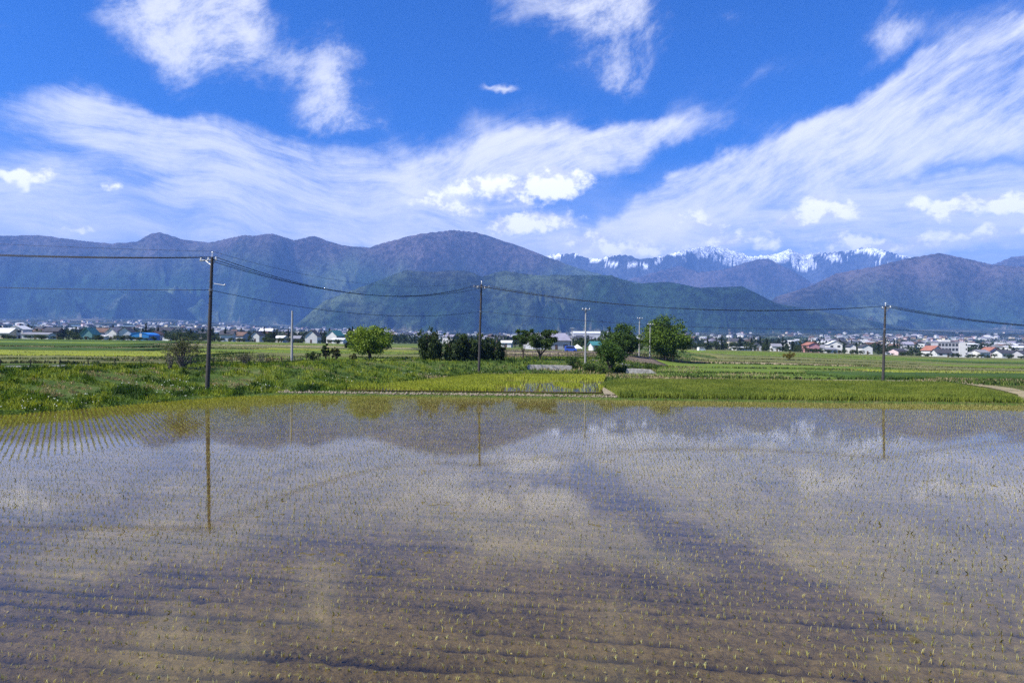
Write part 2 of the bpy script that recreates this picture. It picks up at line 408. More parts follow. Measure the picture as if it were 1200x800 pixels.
# headland rows by the left bank
d_ = np.array([-.55,.835]); n_ = np.array([.835,.55])
U, Vv = np.meshgrid(np.arange(-90, 90, .13), np.arange(-40, 60, .23)); U = U+rng.normal(0,.03,U.shape); Vv = Vv+rng.normal(0,.012,Vv.shape)
X = (U*d_[0]+Vv*n_[0]).ravel()-20; Y = (U*d_[1]+Vv*n_[1]).ravel()+40
wd = water_d(X, Y); hd = polyside(WFAR[:6], X, Y)
k = (wd < -.35) & (hd >= -17) & (hd < 0) & (Y > 8) & (np.abs(X) < .80*Y+1) & (rng.random(X.shape) < .95)
S2 = np.c_[X[k], Y[k]]
S = np.r_[S1, S2]
U = rng.uniform(-22, 60, 7000); Yf = rng.uniform(47, 57, 7000); wd = water_d(U, Yf); k = (wd < -.2) & (wd > -4.5*rng.random(7000)**1.5) & (np.abs(U) < .8*Yf)
S = np.r_[S, np.c_[U[k], np.round(Yf[k]/.3)*.3]]
S = S[np.argsort(np.hypot(S[:,0], S[:,1]))]
inview = (np.abs(S[:,0]) < .74*S[:,1]) & (S[:,1] > 8.95)
# the nearest seedlings one can pick out, each an object of its own
near_idx = np.where(inview)[0]; near_idx = near_idx[:300]
stufm = np.ones(len(S), bool); stufm[near_idx] = False
SS = S[stufm]
dist = np.hypot(SS[:,0], SS[:,1])
edge = np.clip(1+np.maximum(water_d(SS[:,0], SS[:,1])/5, polyside(WFAR[:6], SS[:,0], SS[:,1])/17), 0, 1)
ledge = np.clip(1+polyside(WFAR[:6], SS[:,0], SS[:,1])/17, 0, 1)
hgt = rng.uniform(.04, .08, len(SS))*(1+1.2*edge)*np.where(fbm(SS[:,0]*.12, SS[:,1]*.12, 3, 411) > .5, 1.1, .9)
yel = rng.random((len(SS),1))
tn = np.array([.24,.25,.06])*(1-yel)+np.array([.40,.36,.13])*yel
ew = (.35*edge+.65*ledge)[:,None]; tn = tn*(1-ew)+(np.array([.15,.17,.02])*(1-ledge[:,None])+np.array([.30,.32,.02])*ledge[:,None])*ew
V, Fq, T = blades(np.c_[SS, np.full(len(SS), -.03)], hgt+.03, .0095+.008*edge.repeat(4), tn, lean=.8, nb=4, jit=.016)
sd = np_obj('rice_seedlings', V, Fq, GRASSM, tint=T)
tag(sd, 'rows of young rice seedlings across the rest of the flooded field', 'seedlings', 'rice seedlings in the flooded field', 'stuff')
protos = []
for i in range(8):
    n = 5+i % 3
    V, Fq, T = blades(np.zeros((n,3))-[0,0,.03], rng.uniform(.07, .10), .010, np.array([.31,.30,.12])*rng.uniform(.8,1.2), lean=.75, jit=.012)
    protos.append(np_mesh('rice_seedling', V, Fq, GRASSM, tint=T))
for j, i in enumerate(near_idx):
    o = bpy.data.objects.new('rice_seedling', protos[j % 8]); col.objects.link(o)
    o.location = (S[i,0], S[i,1], 0); o.rotation_euler = (0, 0, random.random()*6.28)
    s_ = random.uniform(.75, 1.1); o.scale = (s_, s_, s_)
    tag(o, 'young rice seedling poking from the shallow muddy water along the front rows', 'seedling', 'rice seedlings in the front rows')
# floating duckweed and straw bits
n = 5200
X = rng.uniform(-45, 60, n); Y = rng.uniform(8, 54, n); k = (water_d(X, Y) < -.4) & (np.abs(X) < .8*Y) & (fbm(X*.3, Y*.3, 3, 500) > .45)
X, Y = X[k], Y[k]; n = len(X); a = rng.uniform(0, 6.28, n); L = rng.uniform(.008, .028, n); W_ = L*rng.uniform(.2, .8, n)
c, s = np.cos(a), np.sin(a)
V = np.stack([np.c_[X+c*L*i-s*W_*j, Y+s*L*i+c*W_*j, np.full(n, .004)] for i, j in ((-1,-1),(1,-1),(1,1),(-1,1))], 1).reshape(-1,3)
yel = rng.random((n,1)); T = np.repeat(np.array([.22,.24,.07])*(1-yel)+np.array([.30,.25,.12])*yel, 4, 0)
tag(np_obj('floating_debris', V, np.arange(4*n).reshape(-1,4), GRASSM, tint=T), 'bits of floating straw and weed on the flooded field', 'debris', kind='stuff')

# ------------------------------------------------------------------ grass on the bank and verges
def inpoly(P, x, y):
    c = np.zeros(np.shape(x), bool); n = len(P)
    for i in range(n):
        (x1,y1),(x2,y2) = P[i], P[(i+1) % n]
        c ^= ((y1 > y) != (y2 > y)) & (x < (x2-x1)*(y-y1)/(y2-y1+1e-12)+x1)
    return c
MIDP = [(-15.2,60.6),(8.0,60.4),(12.6,91.8),(-4.6,89.6),(-10.2,73.5)]       # small paddy behind the dike
CROP = [(8.8,55.75),(40.9,54.45),(44.6,62.0),(50.5,79.5),(28,80.5),(12.6,79.5),(9.2,70)]
n = 560000
px = rng.uniform(-60, 1260, n); D = np.exp(rng.uniform(math.log(37), math.log(128), n))
X = aof(px)*D; Y = D
wd = water_d(X, Y); fd = polyside(FOOT, X, Y)
fd_ok = (fd > -.3) & (fd < 21) | ((wd > .15) & (fd <= -.3) & ~inpoly(CROP, X, Y) & ~inpoly(MIDP, X, Y) & (Y < 80))
k = (wd > .12) & fd_ok & ~inpoly(CROP, X, Y) & ~inpoly(MIDP, X, Y)
X, Y, fd = X[k], Y[k], fd[k]
pn = fbm(X*.55, Y*.55, 4, 600); cl = fbm(X*1.5, Y*1.5, 3, 620); dry = fbm(X*.28, Y*.5, 3, 640)
low = np.clip(fd/10, 0, 1)
hgt = np.where(fd < -.3, .10, .12+.52*np.clip((cl-.42)*3.4, 0, 1)*(1-.25*low))
dark = np.array([.026,.062,.004]); mid = np.array([.105,.175,.010]); lighter = np.array([.24,.28,.025]); tan = np.array([.34,.26,.13])  # the grass's own patch colours: dark green to yellow green, and dry tan
q = np.clip((pn-.36)*3.6+.25*(cl-.5), 0, 1)[:,None]
tn = np.where(q < .5, dark*(1-2*q)+mid*2*q, mid*(2-2*q)+lighter*(2*q-1))
dm = ((dry > .60) & (fd > 3) & (fd < 13))[:,None]
tn = np.where(dm & (rng.random((len(X),1)) < .75), tan, tn); hgt = np.where(dm[:,0], hgt*.45, hgt)
dm2 = ((fd <= -.3) & (rng.random(len(X)) < .75))[:,None]; tn = np.where(dm2, np.array([.15,.12,.055]), tn)
V, Fq, T = blades(np.c_[X, Y, gz(X, Y)-.03], hgt, .045, tn, lean=.9)
gr = np_obj('bank_grass', V, Fq, GRASSM, tint=T); tag(gr, 'rough green grass on the bank beside the flooded field', 'grass', kind='stuff')
# little white flowers along the foot of the bank
n = 2200; i = rng.integers(0, len(X), n); kk = (fbm(X[i]*.4, Y[i]*.4, 2, 660) > .56) & (fd[i] > .2) & (fd[i] < 6); i = i[kk]; n = len(i)
P = np.c_[X[i], Y[i], gz(X[i], Y[i])+hgt[i]*.9+.05]
o8 = np.array([(1,0,0),(-1,0,0),(0,1,0),(0,-1,0),(0,0,1),(0,0,-1)])*.045; f8 = np.array([(0,2,4),(2,1,4),(1,3,4),(3,0,4),(2,0,5),(1,2,5),(3,1,5),(0,3,5)])
V = (P[:,None]+o8[None]*rng.uniform(.6,1.3,(n,1,1))).reshape(-1,3); Fq = (np.arange(n)[:,None,None]*6+f8[None]).reshape(-1,3)
tag(np_obj('wild_flowers', V, Fq, GRASSM, tint=np.tile([.72,.74,.6],(len(V),1))), 'small white wild flowers in the bank grass', 'flowers', kind='stuff')
# earth dike with stones between the two paddies, and small verge stones
n = 900; tt = rng.random(n)
X = -20+tt*29; Y = np.interp(X, [-20,-18.5,0,8,9], [57.9,57.75,57.0,55.9,55.8])+rng.uniform(-.1, 1.6, n)
STONE = simple('dry_clod', (.22,.185,.13), .95, .5, 8, .4)
V = (np.c_[X, Y, gz(X, Y)][:,None]+np.array([(1,0,0),(-1,0,0),(0,1,0),(0,-1,0),(0,0,.9),(0,0,-.5)])[None]*rng.uniform(.03,.17,(n,1,1))*rng.uniform(.6,1.2,(n,6,1))).reshape(-1,3)
tag(np_obj('dike_clods', V, (np.arange(n)[:,None,None]*6+f8[None]).reshape(-1,3), STONE), 'dry pale clods and straw along the low dike', 'clods', kind='stuff')

# small paddy: water, bed, seedlings dense on the left and behind
def sheet(name, poly, z, m, kind='structure'):
    me = bpy.data.meshes.new(name); me.from_pydata([(x, y, z) for x, y in poly], [], [tuple(range(len(poly)))]); me.materials.append(m)
    return tag(link(bpy.data.objects.new(name, me)), kind=kind)
sheet('small_paddy_mud', MIDP, .20, fieldmat('silty_mud', (.09,.075,.045), (.16,.13,.08)))
sheet('small_paddy_water', MIDP, .245, WATER)
n = 120000; X = rng.uniform(-16, 13, n); Y = rng.uniform(60, 92, n)
open_ = sstep(-3., -1., X+.6*np.sin(Y*.4))*sstep(85, 79, Y)*sstep(.26,.34, fbm(X*.35, Y*.2, 3, 700))
k = inpoly(MIDP, X, Y) & (rng.random(n) > open_*.972)
X, Y = X[k], Y[k]
row = np.round((X+.2*Y)/.3)*.3-.2*Y; X = X*.4+row*.6
yl = fbm(X*.3, Y*.3, 3, 710)[:,None]
V, Fq, T = blades(np.c_[X, Y, np.full(len(X), .23)], .30, .05, np.array([.22,.27,.02])*(1-yl)+np.array([.36,.38,.045])*yl, lean=.5)
tag(np_obj('rice_plants', V, Fq, GRASSM, tint=T), 'dense yellow green young rice in the small paddy behind the dike', 'rice', kind='stuff')
# the square green crop beside it: bed with a real height, blades on top
def crop(name, poly, z, h, n, c1, c2, seed, label):
    P = np.array(poly); x0, y0 = P.min(0); x1, y1 = P.max(0)
    X = rng.uniform(x0, x1, n); Y = rng.uniform(y0, y1, n); k = inpoly(poly, X, Y); X, Y = X[k], Y[k]
    q = fbm(X*.5, Y*.3, 4, seed)[:,None]; q = np.clip((q-.3)*2.5, 0, 1)
    V, Fq, T = blades(np.c_[X, Y, gz(X, Y)+z], h, .042, np.array(c1)*(1-q)+np.array(c2)*q, lean=.45)
    return tag(np_obj(name, V, Fq, GRASSM, tint=T), label, 'crop', kind='stuff')
crop('green_crop', CROP, -.02, .50, 260000, (.125,.170,.022), (.21,.245,.036), 720, 'even stand of green crop beyond the flooded field')

# ------------------------------------------------------------------ fields behind
FM = {'green': fieldmat('green_field', (.08,.125,.018), (.14,.19,.03)), 'dark': fieldmat('dark_green_field', (.028,.06,.012), (.06,.10,.02)),
 'yellow': fieldmat('yellow_green_field', (.15,.185,.018), (.23,.25,.035)), 'olive': fieldmat('olive_field', (.085,.10,.03), (.16,.16,.06)),
 'tan': fieldmat('dry_field', (.19,.16,.085), (.34,.28,.17)), 'brown': fieldmat('ploughed_field', (.10,.075,.055), (.19,.15,.115)),
 'path': fieldmat('farm_track', (.20,.165,.10), (.33,.28,.19), .8, 5)}
edge_pts = []
def field(X0, X1, Y0, Y1, h, mk, skew=-.08, name=None):
    nx, ny = 28, 8
    u, v = np.meshgrid(np.linspace(X0, X1, nx), np.linspace(Y0, Y1, ny))
    v = v+skew*(u-(X0+X1)/2)*0 + skew*(u-(X0+X1)/2)*.35
    v = v+.5*(vnoise(u*.07, v*.1, 3)-.5)
    top = gz(u, v)+h*(.8+.4*fbm(u*.3, v*.3, 2, 5))
    V = np.stack([u, v, top], -1).reshape(-1,3); Fq = grid_faces(ny, nx)
    ring = list(range(nx))+[r*nx+nx-1 for r in range(1, ny)]+[(ny-1)*nx+c for c in range(nx-2, -1, -1)]+[r*nx for r in range(ny-2, 0, -1)]
    B = V[ring].copy(); B[:,2] -= h+.5; nV = len(V); V = np.r_[V, B]
    sk = [(ring[i], nV+i, nV+(i+1)%len(ring), ring[(i+1)%len(ring)]) for i in range(len(ring))]
    Fq = np.r_[Fq, np.array(sk)]
    o = np_obj(name or {'path':'farm_track'}.get(mk, 'field'), V, Fq, FM[mk]); tag(o, kind='structure')
    nn = int((X1-X0)*2.2); uu = rng.uniform(X0, X1, nn); edge_pts.append(np.c_[uu, Y0-.4+rng.uniform(-.4,.4,nn)+skew*.35*(uu-(X0+X1)/2)])
# left plateau
for X0,X1,Y0,Y1,h,mk in [(-95,-36,72,79,.22,'olive'),(-40,-28,81,92,.2,'olive'),(-100,-43,81,97,.25,'olive'),(-36,-16,95,104,.2,'green'),
   (-130,-48,99,124,.35,'yellow'),(-46,-14,107,126,.25,'olive'),(-150,-70,127,146,.4,'dark'),(-68,-18,129,150,.3,'green'),
   (-170,-60,149,160,.15,'tan'),(-58,-20,153,166,.3,'yellow'),(-190,-90,164,190,.4,'dark'),(-88,-24,170,196,.3,'olive'),
   (-230,-110,195,232,.4,'green'),(-108,-30,200,226,.2,'tan'),(-108,-30,230,262,.35,'green'),(-280,-120,237,285,.4,'dark'),(-118,-35,268,300,.3,'olive'),(-300,-35,305,345,.3,'green')]:
    field(X0,X1,Y0,Y1,h,mk)
# middle and right
for X0,X1,Y0,Y1,h,mk in [(-12,30,128,150,.2,'brown'),(-14,26,154,175,.2,'tan'),(-18,36,180,215,.2,'brown'),(-24,40,222,270,.25,'olive'),(-28,44,278,330,.2,'green'),
   (14,46,83.5,88,.12,'tan'),(48,100,84.5,87,.10,'path'),(16,44,91,102,.22,'green'),(45,112,91,104,.5,'dark'),(23,60,106,121,.25,'green'),(62,140,108,124,.3,'yellow'),
   (30,75,126,142,.25,'green'),(77,160,128,146,.3,'olive'),(42,170,150,158,.15,'tan'),(48,110,162,182,.3,'olive'),(112,200,163,186,.35,'green'),
   (60,220,190,228,.3,'olive'),(70,150,234,272,.3,'green'),(152,280,236,276,.35,'dark'),(80,330,284,330,.3,'green'),(90,400,338,400,.3,'olive')]:
    field(X0,X1,Y0,Y1,h,mk)
# tufted, darker edges of the fields
E = np.concatenate(edge_pts); E = np.repeat(E, 5, 0)+rng.normal(0, .35, (len(E)*5,2)); 
dk = fbm(E[:,0]*.06, E[:,1]*.06, 2, 800)
tn = np.where((dk > .5)[:,None], np.array([.035,.055,.014]), np.array([.09,.10,.03]))
V, Fq, T = blades(np.c_[E, gz(E[:,0], E[:,1])-.05], .42, .22, tn, lean=.8)
tag(np_obj('field_edge_grass', V, Fq, GRASSM, tint=T), 'tufted grass along the low dikes between the far fields', 'grass', kind='stuff')
n = 90000; D = np.exp(rng.uniform(math.log(78), math.log(300), n)); px = rng.uniform(-30, 1230, n); X = aof(px)*D
a_ = fbm(X*.05, D*.09, 4, 820); k = (a_ > .53) & ~inpoly(CROP, X, D) & ~inpoly(MIDP, X, D); X, D, a_ = X[k], D[k], a_[k]
b_ = fbm(X*.12+40, D*.2, 3, 830)[:,None]
tn = np.where(b_ > .54, np.array([.27,.22,.11]), np.where(b_ > .44, np.array([.11,.14,.025]), np.array([.045,.08,.014])))
V, Fq, T = blades(np.c_[X, D, gz(X, D)+.05], .42, .12, tn, lean=.9)
tag(np_obj('field_weeds', V, Fq, GRASSM, tint=T), 'patches of weeds and dry grass over the far fields', 'weeds', kind='stuff')
# dry track at the right end of the flooded field
def strip(name, pts, w, m, dz=.03):
    P = np.array(pts, float); n = 40; s = np.linspace(0, len(P)-1, n)
    x = np.interp(s, range(len(P)), P[:,0]); y = np.interp(s, range(len(P)), P[:,1])
    dx, dy = np.gradient(x), np.gradient(y); L = np.hypot(dx, dy); nx, ny = -dy/L, dx/L
    ks = np.linspace(-.5, .5, 5); V = []
    for k in ks: 
        xx, yy = x+nx*w*k, y+ny*w*k; V.append(np.stack([xx, yy, gz(xx, yy)+dz], -1))
    V = np.stack(V, 1); return tag(np_obj(name, V, grid_faces(n, 5), m), kind='structure')
strip('farm_track', [(43,56.2),(48,63),(53,74),(56,85),(64,100)], 2.0, FM['tan'], .06)
strip('farm_track', [(8.4,58.2),(9.2,66),(11,74),(14.5,82),(20,84)], 1.0, FM['path'], .10)
ROAD = simple('road_asphalt', (.16,.155,.15), .9, .2, 3)
strip('road', [(-110,20),(-70,45),(-46,62),(-36,71),(-26,84),(-19,100),(-12,110),(6,114),(24,118)], 3.4, ROAD, .05)
# ------------------------------------------------------------------ concrete bits
CONC = simple('weathered_concrete', (.42,.39,.36), .9, .45, 2.5, .4, c2=(.2,.18,.16))
w = MB()
w.prism([(0,-.2),(6.4,-.2),(6.4,.68),(5.8,.78),(.5,.82),(0,.7)], 0, .4)
o = w.build('concrete_wall', CONC, bevel=.02); o.location = (2.2, 97.5, .62); tag(o, 'low weathered concrete wall set into the green bank behind the small paddy', 'wall')
w = MB(); w.prism([(0,-.3),(4.3,-.1),(3.5,.42),(1,.55),(.1,.5)], 0, .9)
o = w.build('concrete_slab', CONC, bevel=.02); o.location = (16.3, 97, .5); tag(o, 'pale concrete culvert slab at the end of the bank by the green field', 'culvert')
# ------------------------------------------------------------------ utility poles and cables
PDARK = simple('dark_pole', (.05,.045,.042), .8, .35, 3, c2=(.03,.028,.027)); PGREY = simple('concrete_pole', (.30,.30,.29), .85, .2, 3)
STEEL = simple('galvanised_steel', (.30,.31,.32), .5, .2, 5, metal=.6); WHITEP = simple('porcelain', (.8,.8,.78), .25, .05); CABLE = simple('cable', (.012,.012,.014), .6, .1)
def pole(label, base, top, arm=None, arm_dz=.45, r0=.19, r1=.115, m=PDARK, offs=(-1.15,-.5,.75), steps=True, pin=True, lower=None):
    r = empty('utility_pole', base); tag(r, label, 'utility pole', 'utility poles of the power line')
    t_ = Vector(top)-Vector(base); dirv = t_.normalized(); L = t_.length
    MB().tube([Vector((0,0,-.4)), t_*.5, t_], [r0, (r0+r1)/2, r1], 14).build('post', m, r, smooth=False)
    if steps:
        s = MB()
        for i in range(int((L-2.5)/.5)):
            p = dirv*(2+i*.5); sg = 1 if i % 2 else -1
            s.tube([p, p+Vector((sg*.30,.02,0))], .012, 5)
        s.build('step_bolts', STEEL, r)
    pts = {}
    if arm:
        d = Vector((math.cos(arm), math.sin(arm), 0)); c = t_-dirv*arm_dz; off = Vector((-d.y,d.x,0))*-(r1+.05)
        a = MB(); lo, hi = min(offs)-.12, max(offs)+.12
        a.tube([c+off+d*lo, c+off+d*hi], .055, 4).tube([c+off+d*lo*.6, c-Vector((0,0,.55))], .03, 5).tube([c+off+d*hi*.6, c-Vector((0,0,.5))], .03, 5)
        ca_ = a.build('crossarm', STEEL, r)
        for o_ in offs:
            p = c+off+d*o_
            MB().tube([p+Vector((0,0,.03)), p+Vector((0,0,.10)), p+Vector((0,0,.13)), p+Vector((0,0,.22)), p+Vector((0,0,.25))], [.03,.085,.05,.075,.03], 10).build('insulator', WHITEP, ca_)
        pts['arm'] = [Vector(base)+c+off+d*o_+Vector((0,0,.25)) for o_ in offs]
    if pin:
        MB().tube([t_, t_+Vector((.02,0,.32))], .03, 6).tube([t_+Vector((.02,0,.30)), t_+Vector((.02,0,.36)), t_+Vector((.02,0,.46))], [.03,.09,.04], 8).build('top_pin', WHITEP, r)
        pts['pin'] = Vector(base)+t_+Vector((.02,0,.46))
    if lower:
        k = (lower-base[2])/t_.z; p = t_*k
        MB().tube([p-dirv*.08, p+dirv*.08], r0*.86+.02, 12).tube([p, p+Vector((.05,-.32,0))], .03, 6).build('cable_clamp', STEEL, r)
        pts['low'] = Vector(base)+p+Vector((.05,-.32,0))
    return r, pts
def cable(label, a, b, sag, rad=.026, group='power line cables'):
    pts = [a.lerp(b, i/28)-Vector((0,0,4*sag*(i/28)*(1-i/28))) for i in range(29)]
    o = MB().tube([p-pts[14] for p in pts], rad, 6).build('power_cable', CABLE, smooth=True); o.location = pts[14]
    return tag(o, label, 'cable', group)
def ptop(px, py, D): r = ray(px, py); return Vector((r.x*D, D, CAMH+r.z*D))
b1 = at(243.5, 57.5); T1 = ptop(248.6, 301, 57.5)
p1, P1 = pole('tallest dark utility pole standing on the grassy bank at the left of the flooded field', b1, T1, arm=R(160), arm_dz=.25, offs=(-.25,.55,1.35), lower=ptop(246,340,57.5).z)
MB().tube([(0,0,0),(1.15,0,-.18)], .03, 6).tube([(1.1,0,-.17),(1.2,0,-.1)], .07, 8).build('bracket_arm', STEEL, p1).location = (T1-b1)*.80
b2 = at(561.5, 94); T2 = ptop(564.2, 333, 94)
p2, P2 = pole('slender dark utility pole rising beside the row of dark evergreen shrubs', b2, T2, arm=R(15), arm_dz=.45, offs=(-1.05,-.45,1.05), lower=ptop(563,365,94).z)
for s_ in (-.55,.5): MB().tube([(s_,-.15,0),(s_,-.15,.3)], [.07,.05], 8).build('fuse_box', WHITEP, p2).location = (T2-b2)*.955
b3 = at(1035, 86); T3 = ptop(1037.5, 359, 86)
p3, P3 = pole('lone dark utility pole behind the even green crop at the right', b3, T3, arm=R(100), arm_dz=.2, offs=(-.7,.1,.7), lower=ptop(1036,385.5,86).z, r0=.18, r1=.11)
b0 = Vector((-74, 57, gz1(-74,57))); p0, P0 = pole('utility pole beyond the left edge carrying the cables onward', b0, b0+Vector((0,0,11.6)), arm=R(95), offs=(-.8,0,.8), lower=b0.z+8.1)
b4 = Vector((103, 90, gz1(103,90))); p4, P4 = pole('utility pole beyond the right edge carrying the cables onward', b4, b4+Vector((.1,0,9.9)), arm=R(100), offs=(-.7,.1,.7), lower=b4.z+6.6)
w01 = 'running left from the tallest pole'; w12 = 'from the tallest pole to the evergreen pole'; w23 = 'from the evergreen pole to the lone pole'; w34 = 'running right from the lone pole'
o3 = ('front', 'middle', 'rear')
for i in range(3):
    cable(f'{o3[i]} dark wire of the bundle {w01}', P0['arm'][i], P1['arm'][i], .75)
    cable(f'{o3[i]} dark wire of the sagging trio {w12}', P1['arm'][i], P2['arm'][i], 2.3)
    cable(f'{o3[i]} dark wire of the bundle {w23}', P2['arm'][i], P3['arm'][i], 1.7, .03)
    cable(f'{o3[i]} dark wire of the bundle {w34}', P3['arm'][i], P4['arm'][i], 2.6, .03)
cable('thin topmost earth wire '+w01, P0['pin']+Vector((0,0,.02)), P1['pin'], .35, .012)
cable('thin topmost earth wire '+w12, P1['pin'], P2['pin'], 1.7, .012)
for lab, a, b, sg in ((w01,P0,P1,.5),(w12,P1,P2,1.3),(w23,P2,P3,.8),(w34,P3,P4,.7)):
    cable('single lower cable '+lab, a['low'], b['low'], sg, .024)
# pale poles along the lane behind
def farpole(px, top, D, label, r0=.15, arms=1):
    b_ = at(px-.4, D); T = ptop(px, top, D)
    r, P = pole(label, b_, T, arm=R(10) if arms else None, arm_dz=.25, r0=r0, r1=r0*.7, m=PGREY, offs=(-.55,0,.55), steps=False, pin=False)
    r['group'] = 'pale poles beyond the bank'; return P
farpole(342.6, 364, 84, 'pale concrete pole left of the two small round bushes on the bank', .16, 0)
farpole(686.5, 361, 103, 'tall pale pole between the scraggly pine and the two leafy trees', .15)
farpole(749.6, 372, 150, 'pale pole standing between the leafy tree and the great round tree', .17)
farpole(762, 379, 146, 'shorter pale pole in front of the great round tree', .15)
farpole(670.5, 384, 230, 'distant thin pole above the blue van', .14)
farpole(854.5, 386, 420, 'distant pale pole above the low far woods right of the great tree', .2)
# ------------------------------------------------------------------ road fence and rail fences
RUST = simple('dark_rail', (.06,.045,.035), .8, .4, 6)
def fence(label, pts, h, step, rails=(.35,.65), r=.045):
    P = np.array(pts, float); seg = np.hypot(*np.diff(P, axis=0).T); L = np.r_[0, seg.cumsum()]
    n = int(L[-1]/step); s = np.linspace(0, L[-1], n+1)
    x = np.interp(s, L, P[:,0]); y = np.interp(s, L, P[:,1]); z = gz(x, y)
    o = empty('rail_fence', (x[0], y[0], z[0])); tag(o, label, 'fence'); O = Vector((x[0], y[0], z[0]))
    for i in range(n+1):
        p = Vector((x[i], y[i], z[i]))-O
        MB().tube([p-Vector((0,0,.2)), p+Vector((0,0,h*random.uniform(.95,1.05)))], r, 6).build('post', RUST, o)
    for k in rails:
        MB().tube([Vector((x[i], y[i], z[i]+h*k))-O for i in range(n+1)], r*.6, 6).build('rail', RUST, o)
    return o
fence('dark low rail fence along the crest of the left bank', [(-90,48),(-58,56),(-45,60.5),(-38,66),(-31,69.5),(-26.5,77),(-23,86)], .8, 2.2)
fence('brown rail fence behind the dark evergreen shrubs and the pine', [(-13,116),(-4,119),(10,121),(16,122)], 1.2, 1.5, (.45,.85), .05)
fence('dark rail fence beside the great round tree', [(23,142),(32,144),(42,146)], 1.2, 1.6, (.45,.85), .06)

# ------------------------------------------------------------------ trees and shrubs
BARK = simple('bark', (.085,.062,.045), .95, .5, 4, .6); BARKG = simple('grey_bark', (.16,.14,.12), .95, .4, 4, .5)
def leafcloud(cent, rad, n, ls, c1, c2, flat=.8, up=0.):
    """n small leaf faces through the volumes of the clumps; colour varies from clump to clump"""
    cent = np.asarray(cent, float); rad = np.asarray(rad, float); pr = rad**2.2; pr = pr/pr.sum()
    i = rng.choice(len(cent), n, p=pr)
    d = rng.normal(0, 1, (n,3)); d /= np.linalg.norm(d, axis=1)[:,None]
    P = cent[i]+d*(rad[i]*rng.random(n)**.45)[:,None]*np.array([1,1,flat])
    a = rng.normal(0, 1, (n,3)); a /= np.linalg.norm(a, axis=1)[:,None]; a[:,2] += up; 
    b_ = np.cross(a, rng.normal(0, 1, (n,3))); b_ /= np.linalg.norm(b_, axis=1)[:,None]+1e-9
    s = ls*rng.uniform(.5, 1.3, n)[:,None]
    V = np.stack([P-a*s, P+b_*s*.55, P+a*s, P-b_*s*.55], 1).reshape(-1,3)
    k = rng.random(len(cent))[i]; k = np.clip(k*.7+rng.random(n)*.3, 0, 1)[:,None]
    T = np.array(c1)*(1-k)+np.array(c2)*k
    return V, np.arange(4*n).reshape(-1,4), np.repeat(T, 4, 0)
def limbs(mb, H, trunk_h, W, n, r0, lean=0.):
    top = Vector((lean*.4, 0, trunk_h))
    mb.tube([Vector((0,0,-.3)), Vector((lean*.15,.03,trunk_h*.5)), top], [r0*1.25, r0, r0*.8], 9)
    tips = []
    for i in range(n):
        g = 2*math.pi*i/n+random.uniform(-.4,.4); e = random.uniform(.45, .95)
        end = top+Vector((math.cos(g)*W*.33*random.uniform(.6,1.1), math.sin(g)*W*.33*random.uniform(.6,1.1), (H-trunk_h)*e*.8))
        midp = top.lerp(end, .5)+Vector((random.uniform(-.1,.1)*W, random.uniform(-.1,.1)*W, .05*H))
        mb.tube([top-Vector((0,0,.1)), midp, end], [r0*.55, r0*.32, r0*.1], 6); tips += [midp, end]
        for k in range(2):
            e2 = midp.lerp(end, random.uniform(0,.8)); q = e2+Vector((random.uniform(-1,1), random.uniform(-1,1), random.uniform(.1,.9)))*W*.13
            mb.tube([e2, q], [r0*.2, r0*.06], 5); tips.append(q)
    return tips
TOPS = {433.5:(381,66),409.5:(384,15),448:(384,18),382:(402.5,14),394:(404,14),367:(412,20),414:(413,12),505:(378.5,44),533:(387,40),553:(387.5,38),569:(392,30),582:(395,30),633:(382,58),613:(381,34),726:(379,54),715:(396,42),741:(387,34),779.5:(371,72),925:(409.5,15)}      # crown top row and width in the picture
